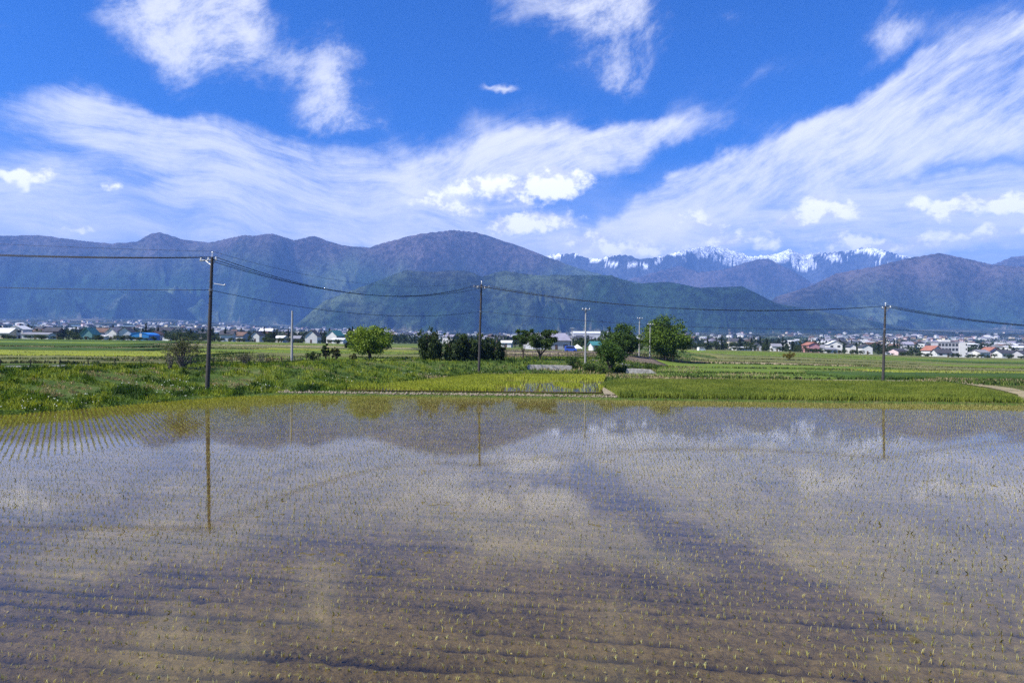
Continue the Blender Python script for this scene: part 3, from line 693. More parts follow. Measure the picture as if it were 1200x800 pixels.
def tree(name, label, cat, px, D, H, W, trunk_h, c1, c2, n=5000, ls=.13, nc=46, shape='round', r0=.22, group=None, bark=None, lean=0., seed=0):
    random.seed(seed+int(px)); 
    base = at(px, D); o = empty(name, base); tag(o, label, cat, group)
    if px in TOPS: H = max(.6, CAMH+tz(px, TOPS[px][0])*D-base.z); W = TOPS[px][1]*D/F
    mb = MB(); tips = limbs(mb, H, trunk_h, W, 6, r0, lean); mb.build('trunk', bark or BARK, o)
    cent = []; rad = []
    ch = H-trunk_h*.85
    for i in range(nc):
        d = Vector((random.gauss(0,1), random.gauss(0,1), random.gauss(0,1))).normalized()*random.uniform(.35,.98)*(1 if i % 5 else 1.13)
        if shape == 'round': c = Vector((d.x*W*.42, d.y*W*.42, trunk_h*.85+ch*.47+d.z*ch*.46)); rc = W*random.uniform(.05,.155)
        elif shape == 'dome':
            u = abs(d.z); c = Vector((d.x*W*.46, d.y*W*.46, trunk_h*.75+(H-trunk_h*.75)*(.12+.78*u) if d.z > -.35 else trunk_h*.75+.1*H)); rc = W*random.uniform(.07,.14)
        elif shape == 'cone':
            z = random.random()**1.3; g = random.uniform(0,6.28); q = random.uniform(.1,1)
            c = Vector((math.cos(g)*W*.42*(1-z)*q, math.sin(g)*W*.42*(1-z)*q, trunk_h*.5+z*(H-trunk_h*.5)*.97)); rc = W*(.10+.10*(1-z))
        elif shape == 'flame':         # several upright plumes from the ground
            k = i % 7; g = k*2.4+.3; rr_ = W*.26*(k > 0)*random.uniform(.6,1.1); z = random.random()**1.25; hh = H*(.75+.25*math.sin(k*1.7+px)) 
            c = Vector((math.cos(g)*rr_*(.55+.75*z), math.sin(g)*rr_*(.55+.75*z), .12*H+z*hh*.82)); rc = W*(.19-.12*z)
        elif shape == 'sparse':
            random.random()
            tp = tips[i % len(tips)]; c = tp+Vector((random.gauss(0,.06)*W, random.gauss(0,.06)*W, random.uniform(-.02,.10)*H)); rc = W*random.uniform(.05,.11)
        cent.append(c); rad.append(rc)
    V, Fq, T = leafcloud([tuple(c) for c in cent], rad, n, ls, c1, c2, flat=.6 if shape == 'sparse' else .85, up=.8 if shape == 'flame' else 0)
    np_obj('crown', V, Fq, LEAF, o, tint=T)
    return o
DKG, MDG, BRG = (.018,.036,.010), (.04,.075,.014), (.13,.19,.02)
tree('round_tree','round bright green tree with dense crown beyond the bank','tree',433.5,100,7.2,8.0,.9,(.055,.11,.010),(.22,.29,.025),12000,.16,90,'round',.25)
tree('conifer','narrow dark conifer standing left of the round bright green tree','tree',409.5,190,8.6,3.6,1,(.012,.022,.010),(.025,.04,.014),2600,.24,40,'cone',.18)
tree('conifer','dark conifer top showing over the right shoulder of the round bright green tree','tree',448,190,8.0,4.5,1,(.012,.022,.010),(.025,.04,.014),2600,.24,40,'cone',.18)
tree('small_bush','dark green small round bush on the bank, left one of a pair','bush',382,88,2.7,1.9,.5,DKG,(.04,.07,.014),2200,.09,30,'round',.09)
tree('small_bush','brownish olive small bush on the bank, right one of a pair','bush',394,88,2.5,1.8,.5,(.035,.045,.014),(.075,.08,.025),2200,.09,30,'round',.09)
tree('small_bush','low loose green bush spreading left of the paired small bushes','bush',367,88,1.3,2.0,.2,(.03,.055,.012),(.07,.10,.02),1400,.09,24,'round',.06)
tree('small_bush','low golden green clipped bush at the foot of the round bright tree','bush',414,92,1.1,1.4,.15,(.05,.06,.012),(.12,.11,.02),1500,.07,26,'round',.05)
tree('small_bush','pale yellow flowering bush beside the crest fence','bush',315,80,.95,1.3,.1,(.22,.20,.06),(.42,.38,.16),900,.06,20,'round',.04)
HG = 'row of dark evergreen shrubs'
tree('evergreen_shrub','largest dark evergreen shrub, leftmost of the row, with feathery upright top','shrub',505,102,5.2,5.2,.5,(.012,.026,.009),(.065,.10,.022),10000,.16,110,'flame',.16,HG)
tree('evergreen_shrub','dark evergreen shrub just left of the slender dark pole and right of the largest one','shrub',533,102,4.2,4.6,.4,(.014,.028,.009),(.065,.10,.022),7000,.16,90,'flame',.14,HG)
tree('evergreen_shrub','dark evergreen shrub with the slender dark pole rising in front of it','shrub',553,103,4.2,4.2,.4,(.012,.026,.009),(.065,.10,.022),6000,.16,90,'flame',.14,HG)
tree('evergreen_shrub','dark evergreen shrub just right of the slender dark pole, narrow','shrub',569,104,3.5,3.2,.3,(.014,.026,.009),(.065,.10,.022),4500,.15,70,'flame',.12,HG)
tree('evergreen_shrub','squat dark evergreen shrub at the right end of the row','shrub',582,104,3.4,3.2,.3,(.012,.026,.009),(.065,.10,.022),4500,.15,70,'flame',.12,HG)
tree('scraggly_pine','scraggly pine with open crown and bare lower limbs','tree',633,108,5.6,9.4,.7,(.022,.045,.010),(.07,.11,.02),6500,.16,64,'sparse',.17)
tree('scraggly_pine','thin feathery pine leaning above the rear left of the open pine','tree',613,116,5.4,5.4,1.0,(.022,.05,.010),(.06,.11,.02),3200,.16,40,'sparse',.11)
tree('leafy_tree','broad dark green leafy tree behind the pale pole','tree',726,142,8.6,8.0,.9,(.022,.05,.009),(.075,.13,.016),11000,.20,80,'round',.24)
tree('leafy_tree','smaller leafy tree with forked trunk in front of the broad dark tree','tree',715,98,4.4,5.0,.9,(.03,.07,.010),(.09,.155,.02),6500,.13,60,'round',.15)
tree('leafy_tree','low dark tree filling the gap left of the great round tree','tree',741,160,5.2,5.5,.8,(.022,.04,.010),(.05,.085,.016),3500,.18,40,'round',.16)
tree('round_tree','great round green tree with a full dome crown, biggest of all','tree',779.5,150,10.0,11.0,.6,(.03,.065,.008),(.13,.20,.018),17000,.23,150,'round',.34)
tree('topiary_bush','small mushroom shaped bush with golden yellow top in the far field','bush',925,190,2.9,3.4,.8,(.10,.09,.010),(.24,.18,.02),1800,.13,32,'dome',.14)
# twiggy half bare bush on the left bank
def twiggy(label, px, D, H, W, n, leaves, seed):
    random.seed(seed); o = empty('twiggy_bush', at(px, D)); tag(o, label, 'bush'); mb = MB(); tips = []
    for i in range(n):
        g = random.uniform(0,6.28); q = random.random()**.7; e = Vector((math.cos(g)*W*.5*q, math.sin(g)*W*.5*q, H*random.uniform(.55,1)*(1-.3*q*q)))
        m_ = e*.5+Vector((random.uniform(-.1,.1),random.uniform(-.1,.1),.1*H)); mb.tube([(random.uniform(-.2,.2),random.uniform(-.1,.1),-.1), m_, e], [.035,.022,.008], 5); tips += [e, m_.lerp(e,.5)]
        for k in range(4):
            a = m_.lerp(e, random.random()); b_ = a+Vector((random.uniform(-.5,.5),random.uniform(-.5,.5),random.uniform(.1,.6)))*.9; mb.tube([a, b_], [.016,.006], 4); tips.append(b_)
    mb.build('branches', BARKG, o)
    V, Fq, T = leafcloud([tuple(t_) for t_ in tips], [.22]*len(tips), leaves, .065, (.04,.055,.014), (.11,.12,.035)); np_obj('leaves', V, Fq, LEAF, o, tint=T)
twiggy('twiggy half bare bush left of the tallest dark pole', 214, 64, 3.0, 3.6, 46, 2600, 3)
twiggy('low twiggy bush right of the tallest dark pole behind the crest fence', 287, 70, 1.3, 1.6, 18, 500, 5)
twiggy('stunted bare stump with broken twigs beside the half bare bush', 199, 63, 1.7, .9, 12, 160, 8)
twiggy('tiny dry leaning sapling left of the pale concrete pole', 306, 78, 1.3, .9, 8, 60, 9)
# shrubs at the foot of the leafy trees
for i, (px, D, H, W, lab) in enumerate([(672,100,1.5,3.2,'broad low green shrub right of the concrete wall'),(692,98,1.3,3.0,'low green shrub at the foot of the tall pale pole'),(706,96,1.2,2.6,'low green shrub just left of the forked leafy tree'),
     (728,99,1.5,3.0,'low green shrub just right of the forked leafy tree'),(744,104,1.3,3.2,'low bright green shrub above the pale culvert slab'),(763,112,1.2,3.6,'long low green shrub in front of the great round tree')]):
    tree('low_shrub', lab, 'shrub', px, D, H, W, .15, (.03,.06,.012), (.09,.14,.022), 1500, .10, 30, 'round', .05, 'low shrubs around the leafy trees', seed=i)

# ------------------------------------------------------------------ houses
def hm(name, c, rough=.8, var=.12): return simple(name, c, rough, var, .6)
WALLS = {'white': hm('white_wall',(.58,.57,.55)), 'cream': hm('cream_wall',(.62,.54,.40)), 'grey': hm('grey_wall',(.40,.40,.42)), 'pink': hm('pink_wall',(.52,.26,.27)), 'teal': hm('teal_wall',(.13,.26,.25)),
  'brown': hm('brown_wall',(.20,.14,.10)), 'blue': hm('blue_wall',(.03,.19,.45),.5), 'palepink': hm('pale_pink_wall',(.60,.46,.45))}
ROOFS = {'dark': hm('dark_tile',(.05,.05,.058),.7,.3), 'grey': hm('grey_tile',(.20,.20,.22),.7,.25), 'white': hm('white_metal_roof',(.58,.58,.58),.5), 'red': hm('orange_red_tile',(.28,.12,.085),.8,.25), 'teal': hm('teal_roof',(.04,.16,.16),.6,.2), 'brown': hm('brown_tile',(.13,.08,.06),.8,.3), 'blue': hm('blue_metal_roof',(.02,.20,.58),.45), 'lav': hm('slate_roof',(.24,.23,.28),.7,.2)}
GLASS = simple('window_glass', (.03,.035,.045), .12, .1, spec=.6); DOOR = simple('house_door', (.12,.08,.06), .7); FRAMEM = simple('window_frame', (.6,.6,.6), .5, .05)
def house(label, px, D, W, dep, eave, rise, wall, roof, side=False, storeys=2, group='houses along the far edge of the fields', name='house', rz=None, flat=False):
    """gabled house: ridge across the view, or (side) gable end towards the viewer"""
    o = empty(name, at(px, D), rz if rz is not None else random.uniform(-.25,.25)); tag(o, label, 'house' if name == 'house' else name.replace('_',' '), group)
    w2, d2 = W/2, dep/2; ov = .45
    if flat:
        MB().box(-w2,w2,-d2,d2,-1,eave).build('wall', WALLS[wall], o)
        MB().box(-w2-.15,w2+.15,-d2-.15,d2+.15,eave+.003,eave+.35).build('roof', ROOFS[roof], o)
    else:
        L, S = (w2, d2) if not side else (d2, w2)          # half ridge length, half span
        wl = MB(); wl.prism([(-S,-1),(S,-1),(S,eave),(0,eave+rise),(-S,eave)], -L, L)
        rf = MB(); k = rise/S; th = .22
        prof = [(-S-ov, eave-ov*k+.02),(0, eave+rise+.02),(S+ov, eave-ov*k+.02),(S+ov, eave-ov*k+th),(0, eave+rise+th+.05),(-S-ov, eave-ov*k+th)]
        rf.prism(prof, -L-ov, L+ov)
        a = wl.build('wall', WALLS[wall], o); b_ = rf.build('roof', ROOFS[roof], o)
        if not side: a.rotation_euler.z = b_.rotation_euler.z = math.pi/2
    nw = max(1, int(W/3.2)); fy = -d2
    for s in range(storeys):
        z0 = .9+s*2.7
        if z0+1.3 > eave+.2: break
        for i in range(nw):
            x = -w2+(i+.5)*W/nw
            if s == 0 and i == nw//2:
                MB().box(x-.5,x+.5,fy-.05,fy+.02,0,2.05).build('door', DOOR, o); continue
            wd_ = min(1.7, W/nw*.6)
            MB().box(x-wd_/2,x+wd_/2,fy-.04,fy+.02,z0,z0+1.25).build('window', GLASS, o)
    return o
random.seed(5)
HS = [ # label, px, D, width px, depth, eave m, rise, wall, roof, side
 ('cream walled shed with pale sloping roof at the left edge of the picture',5,345,24,9,3.2,2.2,'cream','white',False,1),
 ('white two storey house second from the left edge',24,350,15,8,5.2,1.6,'white','white',True,2),
 ('long low white shed right of the white two storey house',46,348,28,8,2.6,.9,'white','grey',False,1),
 ('dark roofed house peeping over the long low white shed',63,385,15,9,4.6,2.0,'brown','dark',False,2),
 ('teal house with steep teal gable roof',106,350,13,9,3.2,3.0,'teal','teal',True,1),
 ('pale pink house with brown roof right of the teal house',121,370,13,9,4.4,2.0,'palepink','brown',False,2),
 ('small white garage with flat eaves in front of the pale pink house',124,345,9,6,2.0,.5,'white','white',False,1),
 ('grey white house with gable end facing, left of the white gabled pair',136,348,13,9,4.0,2.4,'white','grey',True,2),
 ('white gabled house touching the bright blue barn',149,350,14,9,4.4,2.4,'white','dark',True,2),
 ('small pale pink house just right of the bright blue barn',184,362,8,7,3.6,1.4,'palepink','brown',True,1),
 ('dark roofed white house just right of the tallest dark pole',267,380,14,9,4.0,2.0,'white','dark',False,2),
 ('long brown roofed house among trees between the tallest pole and the pale pole',284,400,12,9,3.6,2.0,'grey','brown',False,1),
 ('white house with big dark side roof near the pale concrete pole',302,390,10,8,4.0,2.0,'white','dark',True,2),
 ('low white storehouse left of the pale concrete pole',330,395,10,8,2.6,1.2,'white','white',False,1),
 ('small grey shed right of the pale concrete pole',349,400,8,7,2.6,1.4,'brown','grey',False,1),
 ('white house with crisp gable end and one dark window',367,360,14,9,4.0,3.0,'white','dark',True,2),
 ('white house with teal green roof left of the narrow conifer',393,380,13,9,4.6,2.6,'white','teal',True,2),
 ('low white shed at the foot of the narrow conifer',398,355,14,6,2.2,.7,'white','white',False,1),
 ('white roofed low house seen past the right end of the evergreen row',594,350,12,8,2.4,1.0,'white','white',False,1),
 ('big slate roofed hall behind the open pine',640,260,44,16,3.6,2.6,'grey','lav',False,1),
 ('pale walled house with teal awning roof right of the tall pale pole',697,240,10,6,2.2,1.1,'white','teal',False,1),
 ('small grey shed with dark roof in the far woods, right of the great round tree',887,430,8,8,3.0,1.6,'grey','dark',True,1),
 ('long low greenhouse shed of pale sheeting before the far woods',868,420,18,8,1.6,.6,'white','white',False,1),
 ('small white house with grey roof left of the golden topped bush',909,430,10,9,3.0,1.6,'white','grey',False,1),
 ('pink two storey house with red roof',950,430,13,9,4.6,1.6,'pink','red',True,2),
 ('grey roofed house tucked against the pink house',960,440,10,8,3.2,1.6,'brown','grey',False,1),
 ('large bright white house with twin storeys right of the pink house',977,430,15,10,5.6,2.0,'white','white',True,2),
 ('low white house with wide roof in front of the large bright white one',971,415,14,7,2.2,.9,'white','grey',False,1),
 ('narrow white tower house left of the lone dark pole',997,440,7,8,4.6,1.4,'white','dark',True,2),
 ('white house with dark hipped roof just left of the lone dark pole',1014,430,11,8,4.4,1.6,'white','dark',True,2),
 ('small dark roofed house just right of the lone dark pole',1052,440,12,8,2.6,1.4,'palepink','dark',False,1),
 ('white house with orange red roof left of the three storey block',1092,430,14,9,3.8,2.6,'white','red',True,2),
 ('house with low dark tiled roof in front of the three storey block',1103,415,16,8,2.4,2.2,'white','dark',False,1),
 ('white house with orange gable right of the white stair tower',1148,430,14,8,3.2,1.6,'white','grey',False,1),
 ('orange roofed house near the right edge',1160,440,13,9,4.0,2.4,'palepink','red',True,2),
 ('dark roofed house right of the orange roofed house',1174,430,12,8,3.0,2.0,'white','dark',False,1),
 ('white walled house with dark roof second from the right edge',1186,435,12,8,2.8,1.8,'white','dark',True,1),
 ('dark tiled house at the right edge of the picture',1198,430,14,8,2.8,2.0,'grey','dark',False,1)]
for (lab,px,D,wp_,dep,ev,ri,wl,rf,sd_,st_) in HS: house(lab,px,D,wp_*D/F,dep,ev,ri,wl,rf,sd_,st_)
# bright blue barn with rounded roof
D = 350; o = empty('blue_barn', at(170, D), .05); tag(o, 'bright blue barn with a rounded roof and one white panel', 'barn', 'houses along the far edge of the fields')
prof = [(-4.6,-1),(4.6,-1),(4.6,2.6)]+[(4.6*math.cos(a), 2.6+1.6*math.sin(a)) for a in np.linspace(.12, math.pi-.12, 9)]+[(-4.6,2.6)]
MB().prism(prof, -6, 6).build('wall', WALLS['blue'], o)
MB().prism([(4.75*math.cos(a), 2.63+1.7*math.sin(a)) for a in np.linspace(0, math.pi, 11)]+[(4.5*math.cos(a), 2.63+1.5*math.sin(a)) for a in np.linspace(math.pi, 0, 11)], -6.2, 6.2).build('roof', ROOFS['blue'], o)
MB().box(.1,1.2,-6.06,-5.99,1.9,3.9).build('panel', WALLS['white'], o); MB().box(-3.0,-.9,-6.06,-5.99,0,1.4).build('door', WALLS['white'], o)
# three storey block with white stair tower
D = 430; o = empty('apartment_block', at(1112, D), -.18); tag(o, 'grey three storey block with rows of windows and a white stair tower', 'building', 'houses along the far edge of the fields')
MB().box(-8.5,3.8,-5,5,-1,9).build('wall', WALLS['grey'], o); MB().box(-8.7,3.9,-5.2,5.2,9.003,9.4).build('roof', ROOFS['grey'], o)
MB().box(3.803,8.2,-5.6,4,-1,9.2).build('stair_tower', WALLS['white'], o); MB().box(8.203,11.4,-5.2,3,-1,3).build('annex', WALLS['white'], o)
MB().box(-5,0,-2,3,9.403,10.6).build('roof_house', WALLS['white'], o)
for s in range(3):
    for i in range(6): MB().box(-8+i*1.95,-6.6+i*1.95,-5.06,-4.98,.9+s*2.9,2.5+s*2.9).build('window', GLASS, o)
    MB().box(7.2,7.9,-5.66,-5.58,1.6+s*2.8,2.6+s*2.8).build('window', GLASS, o)
house('very long white warehouse roof behind the houses at the right edge',1192,640,34*.8,20,5.5,1.6,'white','white',False,1,name='warehouse',rz=0)
house('long white warehouse roof behind the stair tower of the three storey block',1130,720,22*.9,18,7.5,1.4,'white','white',False,1,name='warehouse',rz=0)
house('large pale hall on the slope behind the pale pole',687,1500,60,40,13,4,'grey','white',False,2,name='hall',rz=0)
house('big white hall above the roofs left of the pale concrete pole',313,1050,20,16,8,4,'white','white',False,2,name='hall',rz=0)
# tent, vans
TENT = simple('tent_canvas', (.75,.74,.7), .8, .05)
o = empty('tent', at(676.5, 215)); tag(o, 'small white pyramid tent in the yard right of the pine', 'tent')
MB().add([(-1.6,-1.6,1.1),(1.6,-1.6,1.1),(1.6,1.6,1.1),(-1.6,1.6,1.1),(0,0,2.4)], [(0,1,4),(1,2,4),(2,3,4),(3,0,4),(3,2,1,0)]).build('canopy', TENT, o)
for sx in (-1.5,1.5):
    for sy in (-1.5,1.5): MB().tube([(sx,sy,-.1),(sx,sy,1.1)], .05, 6).build('leg', STEEL, o)
RUB = simple('tyre_rubber', (.02,.02,.02), .8)
def van(label, px, D, paint, rz=0):
    o = empty('van', at(px, D), rz); tag(o, label, 'van'); pm = simple('van_paint', paint, .3, .05, spec=.5)
    MB().prism([(-1.9,.35),(1.8,.35),(1.8,.95),(1.45,1.15),(.95,1.85),(-1.8,1.9),(-1.9,1.2)], -.8, .8).build('body', pm, o, bevel=.04)
    MB().prism([(-1.5,1.2),(1.25,1.2),(.88,1.72),(-1.5,1.75)], -.815, .815).build('window', GLASS, o)
    for x in (-1.2,1.15):
        for y in (-.72,.72): MB().tube([(x,y-.1,.32),(x,y+.1,.32)], .32, 12).build('wheel', RUB, o)
van('small white van parked before the houses right of the blue barn', 196, 335, (.75,.75,.75))
van('blue van parked in the yard left of the white tent', 669, 212, (.03,.09,.42))
van('tiny white van out on the field edge right of the great round tree', 822, 330, (.75,.75,.75), .3)
van('white van on the field road far behind the lone dark pole', 1040, 400, (.7,.72,.75))

# ------------------------------------------------------------------ trees among the houses (shared meshes)
random.seed(21)
def far_protos(kind, n):
    out = []
    for v in range(n):
        cent = []; rad = []
        for i in range(22):
            if kind == 'cone': z = (i+.5)/22; g = random.uniform(0,6.28); q = random.random(); cent.append((math.cos(g)*.16*(1-z)*q, math.sin(g)*.16*(1-z)*q, .08+z*.9)); rad.append(.05+.09*(1-z))
            else:
                d = Vector((random.gauss(0,1), random.gauss(0,1), random.gauss(0,1))).normalized()*random.uniform(.3,1); cent.append((d.x*.42, d.y*.42, .55+d.z*.34)); rad.append(random.uniform(.11,.2))
        V, Fq, T = leafcloud(cent, rad, 620, .05, (.014,.028,.010) if kind == 'cone' else (.02,.038,.012), (.03,.045,.016) if kind == 'cone' else (.06,.085,.022))
        cr = np_mesh('crown', V, Fq, LEAF, tint=T)
        tk = MB().tube([(0,0,-.1),(.01,0,.3),(0,.01,.62)], [.045,.034,.015], 7); o = tk.build('trunk', BARK); me = o.data; bpy.data.objects.remove(o)
        out.append((cr, me))
    return out
FP = {'cone': far_protos('cone', 2), 'round': far_protos('round', 4)}
def fartree(px, D, H, W, kind, name, label, group):
    o = empty(name, at(px, D), random.uniform(0,6.28)); o.scale = (W, W, H); tag(o, label, 'bush' if 'bush' in name else 'tree', group)
    cr, tk = random.choice(FP[kind]); link(bpy.data.objects.new('crown', cr), o); link(bpy.data.objects.new('trunk', tk), o)
LC = 'dark pointed conifer among the far houses at the end of the fields'; LR = 'dark round tree among the far houses at the end of the fields'
zones = [(0,160,60,.25,388),(160,300,46,.15,380),(205,262,9,0,372),(300,420,34,.2,385),(580,700,14,.1,330),(640,720,8,.1,270),(800,945,60,.18,425),(850,900,10,.4,430),(945,1090,56,.2,442),(1090,1210,40,.15,452)]
for (xa, xb, n, pc, D) in zones:
    for i in range(n):
        px = random.uniform(xa, xb); d = D*random.uniform(.98,1.2)
        if random.random() < pc: fartree(px, d, random.uniform(6,10), random.uniform(3.5,5.5)*1.7, 'cone', 'far_conifer', LC, 'conifers among the far houses')
        else: 
            h = random.uniform(3.2,6.5); fartree(px, d, h, h*random.uniform(.9,1.6), 'round', 'far_tree', LR, 'round trees among the far houses')
for px, D, H in ((376,400,8),(380,405,7.6),(386,395,9),(392,410,8.5)): fartree(px, D, H, 6, 'cone', 'far_conifer', LC, 'conifers among the far houses')
random.seed(77)
for (xa, xb, n, D) in ((0,150,34,325),(150,300,30,330),(300,405,22,330),(800,1000,46,392),(1000,1090,26,398),(1085,1205,24,398)):
    for i in range(n):
        h = random.uniform(1.4, 3.2); fartree(random.uniform(xa, xb), D*random.uniform(.97,1.05), h, h*random.uniform(1.1,2.1), 'round', 'far_bush', 'low dark bush in front of the far houses', 'bushes in front of the far houses')
# ------------------------------------------------------------------ far villages
def hmesh(wall, roof, w, d, e, r):
    m = MB(); m.prism([(-w/2,-3),(w/2,-3),(w/2,e),(-w/2,e)], -d/2, d/2); nq = len(m.f)
    m.prism([(-w/2-.5,e+.01),(w/2+.5,e+.01),(0,e+r)], -d/2-.5, d/2+.5)
    o = m.build('far_house', WALLS[wall]); me = o.data; bpy.data.objects.remove(o); me.materials.append(ROOFS[roof])
    me.polygons.foreach_set('material_index', [0]*nq+[1]*(len(me.polygons)-nq)); return me
FH = [hmesh(*a) for a in (('white','grey',9,8,5,2.4),('white','dark',10,8,5.4,2.6),('grey','grey',11,9,3.6,2.2),('cream','dark',9,9,5.2,2.2),('white','white',12,9,5.5,1.2),('white','lav',14,9,6,2.2),('palepink','brown',9,8,5,2.4),('white','white',18,10,5,1.5),('grey','lav',9,8,5,2.6),('grey','dark',10,9,4,2.6),('brown','dark',9,9,4,2.6),('cream','brown',9,8,4,2.4))]
pos = []
while len(pos) < 1050:
    px = random.uniform(-40,1240); D = math.exp(random.uniform(math.log(560), math.log(4300)))
    p_ = .14+.35*(px < 520)*(D > 1500)+.4*(px > 960)*(700 < D < 2600)+.2*(560 < px < 740)
    if fbm(np.array([px*.02]), np.array([math.log(D)*6]), 3, 900)[0] < .42: p_ *= .25
    if random.random() < p_: pos.append((D, px))
pos.sort()
V, Fc, MI = [], [], []
for i, (D, px) in enumerate(pos):
    me = random.choice(FH); a = random.uniform(0, 3.14); s_ = random.uniform(.8, 1.25)*(1.25 if D > 1800 else 1)
    loc = at(px, D)
    if i < 300:
        o = bpy.data.objects.new('far_house', me); col.objects.link(o); o.location = loc; o.rotation_euler.z = a; o.scale = (s_,)*3
        tag(o, 'tiny house in the hazy villages spread across the plain below the mountains', 'house', 'tiny houses of the far villages')
    else:
        M = Matrix.Translation(loc) @ Matrix.Rotation(a, 4, 'Z') @ Matrix.Scale(s_, 4); V.append((M, me))
mats_all = []; vs = []; fs = []; mi = []
for M, me in V:
    n0 = len(vs); vs += [tuple(M @ v.co) for v in me.vertices]
    for p in me.polygons:
        mt = me.materials[p.material_index]
        if mt not in mats_all: mats_all.append(mt)
        fs.append(tuple(i+n0 for i in p.vertices)); mi.append(mats_all.index(mt))
me = bpy.data.meshes.new('distant_village'); me.from_pydata(vs, [], fs)
for m in mats_all: me.materials.append(m)
me.polygons.foreach_set('material_index', mi)
tag(link(bpy.data.objects.new('distant_village', me)), 'specks of pale houses at the foot of the mountains', 'village', kind='stuff')
n = 5200; pxs = rng.uniform(-60, 1260, n); Ds = np.exp(rng.uniform(math.log(520), math.log(4300), n)); keep = fbm(pxs*.02, np.log(Ds)*5, 3, 950) > .44; pxs, Ds = pxs[keep], Ds[keep]; n = len(pxs)
Xs = aof(pxs)*Ds; C0 = np.c_[Xs, Ds, gz(Xs, Ds)+3.0]
V, Fq, T = leafcloud(np.repeat(C0, 3, 0)+rng.normal(0, 1, (n*3,3))*np.array([7,7,.8]), rng.uniform(3, 6.5, n*3), n*26, 1.7, (.012,.024,.010), (.035,.05,.018), flat=.75)
tag(np_obj('distant_groves', V, Fq, LEAF, tint=T), 'dark groves scattered between the far villages', 'groves', kind='stuff')

# ------------------------------------------------------------------ sky, sun, camera
SUN_EL, SUN_AZ = R(50), math.atan2(-.80, -.42)      # azimuth measured from +Y towards +X
w = bpy.data.worlds.new('World'); sc.world = w; w.use_nodes = True
t = NT(w.node_tree); bg = t.n['Background']
sky = t.new('ShaderNodeTexSky', sky_type='NISHITA'); sky.sun_disc = False; sky.sun_elevation = SUN_EL; sky.sun_rotation = SUN_AZ % (2*math.pi); sky.air_density = 1.0; sky.dust_density = .6; sky.ozone_density = 2.0
d = t.new('ShaderNodeTexCoord').outputs['Generated']; sp = t.new('ShaderNodeSeparateXYZ'); t.l.new(d, sp.inputs[0])
u = t.m('ARCTAN2', sp.outputs[0], sp.outputs[1]); v = t.m('ARCSINE', sp.outputs[2])
cb = t.new('ShaderNodeCombineXYZ'); t.l.new(u, cb.inputs[0]); t.l.new(v, cb.inputs[1]); uv = cb.outputs[0]
def uvpix(px, py): r = ray(px, py).normalized(); return math.atan2(r.x, r.y), math.asin(r.z)
def warp(scale, amt, detail=3):
    n = t.noise(uv, scale, detail, .6, out='Color', dim='2D')
    s = t.vm('SCALE', t.vm('SUBTRACT', n, (.5,.5,.5))); s.node.inputs['Scale'].default_value = amt
    a = t.vm('ADD', uv, s); return t.vm('MULTIPLY', a, (1,1,0))
W1 = warp(5., .11, 5); W2 = warp(16., .05, 3); W3 = warp(2.6, .13, 2)
def blob(vec, px, py, rx, ry, rot=0, inner=.05):
    u0, v0 = uvpix(px, py); k = 1/(1+aof(px)**2)
    g = t.new('ShaderNodeTexGradient', gradient_type='SPHERICAL')
    t.l.new(t.mapping(vec, (u0, v0, 0), R(rot), (rx/F*k*1.05, ry/F*math.sqrt(k)*1.05, 1), 'TEXTURE'), g.inputs[0])
    return g.outputs['Fac']
def total(bl):
    s = 0.
    for o_, wgt in bl: s = t.m('MULTIPLY_ADD', o_, wgt*1.15, s)
    return s
def cirrus(bl, ang, sx, sy, scale, lo, hi, seedz):
    mask = t.mapr(total(bl), .02, .95)
    q = t.mapping(W3, (seedz, seedz*.7, 0), R(ang), (1,1,1), 'TEXTURE')
    n1 = t.noise(t.vm('MULTIPLY', q, (sx, sy, 1)), scale, 7, .70, dim='2D')
    n2 = t.noise(t.vm('MULTIPLY', q, (sx*.5+.8, sy*.35, 1)), scale*.5, 4, .55, dim='2D')
    n3 = t.noise(W3, 9, 6, .66, dim='2D')
    n = t.m('ADD', t.m('MULTIPLY', n1, .50), t.m('ADD', t.m('MULTIPLY', n2, .30), t.m('MULTIPLY', n3, .20)))
    e = t.m('ADD', n, t.m('MULTIPLY', t.m('SUBTRACT', mask, .6), .22))
    return t.m('MULTIPLY', t.m('MULTIPLY', mask, t.mapr(mask, 0, .5, .6, 1)), t.m('ADD', t.mapr(e, lo, hi, 0, .94), t.m('MULTIPLY', mask, .06)))
a1 = cirrus([(blob(W1,215,32,150,85,-8),1.1),(blob(W1,270,15,70,50,20),.5),(blob(W1,390,85,75,85,35),.9),(blob(W1,405,150,110,36),.55),(blob(W1,690,12,140,60,-10),1.0),(blob(W1,705,85,90,34),.6),(blob(W2,588,102,34,8),.8),(blob(W1,1050,30,80,70,-30),.75),(blob(W1,860,15,60,22),.4),(blob(W2,8,38,26,12),.35)], 24, 2.2, 4.2, 7, .40, .68, .3)
a2 = cirrus([(blob(W1,130,150,170,44,-5),.75),(blob(W1,280,205,420,60,-4),.7),(blob(W1,60,255,520,56),.9),(blob(W1,480,265,380,56),.85),(blob(W1,330,190,190,40,-8),.5),(blob(W1,850,278,620,46,0),1.0),(blob(W1,1150,250,260,70,0),.8),(blob(W1,60,215,200,40,-6),.5)], -5, 1.5, 10.0, 5, .36, .74, .9)
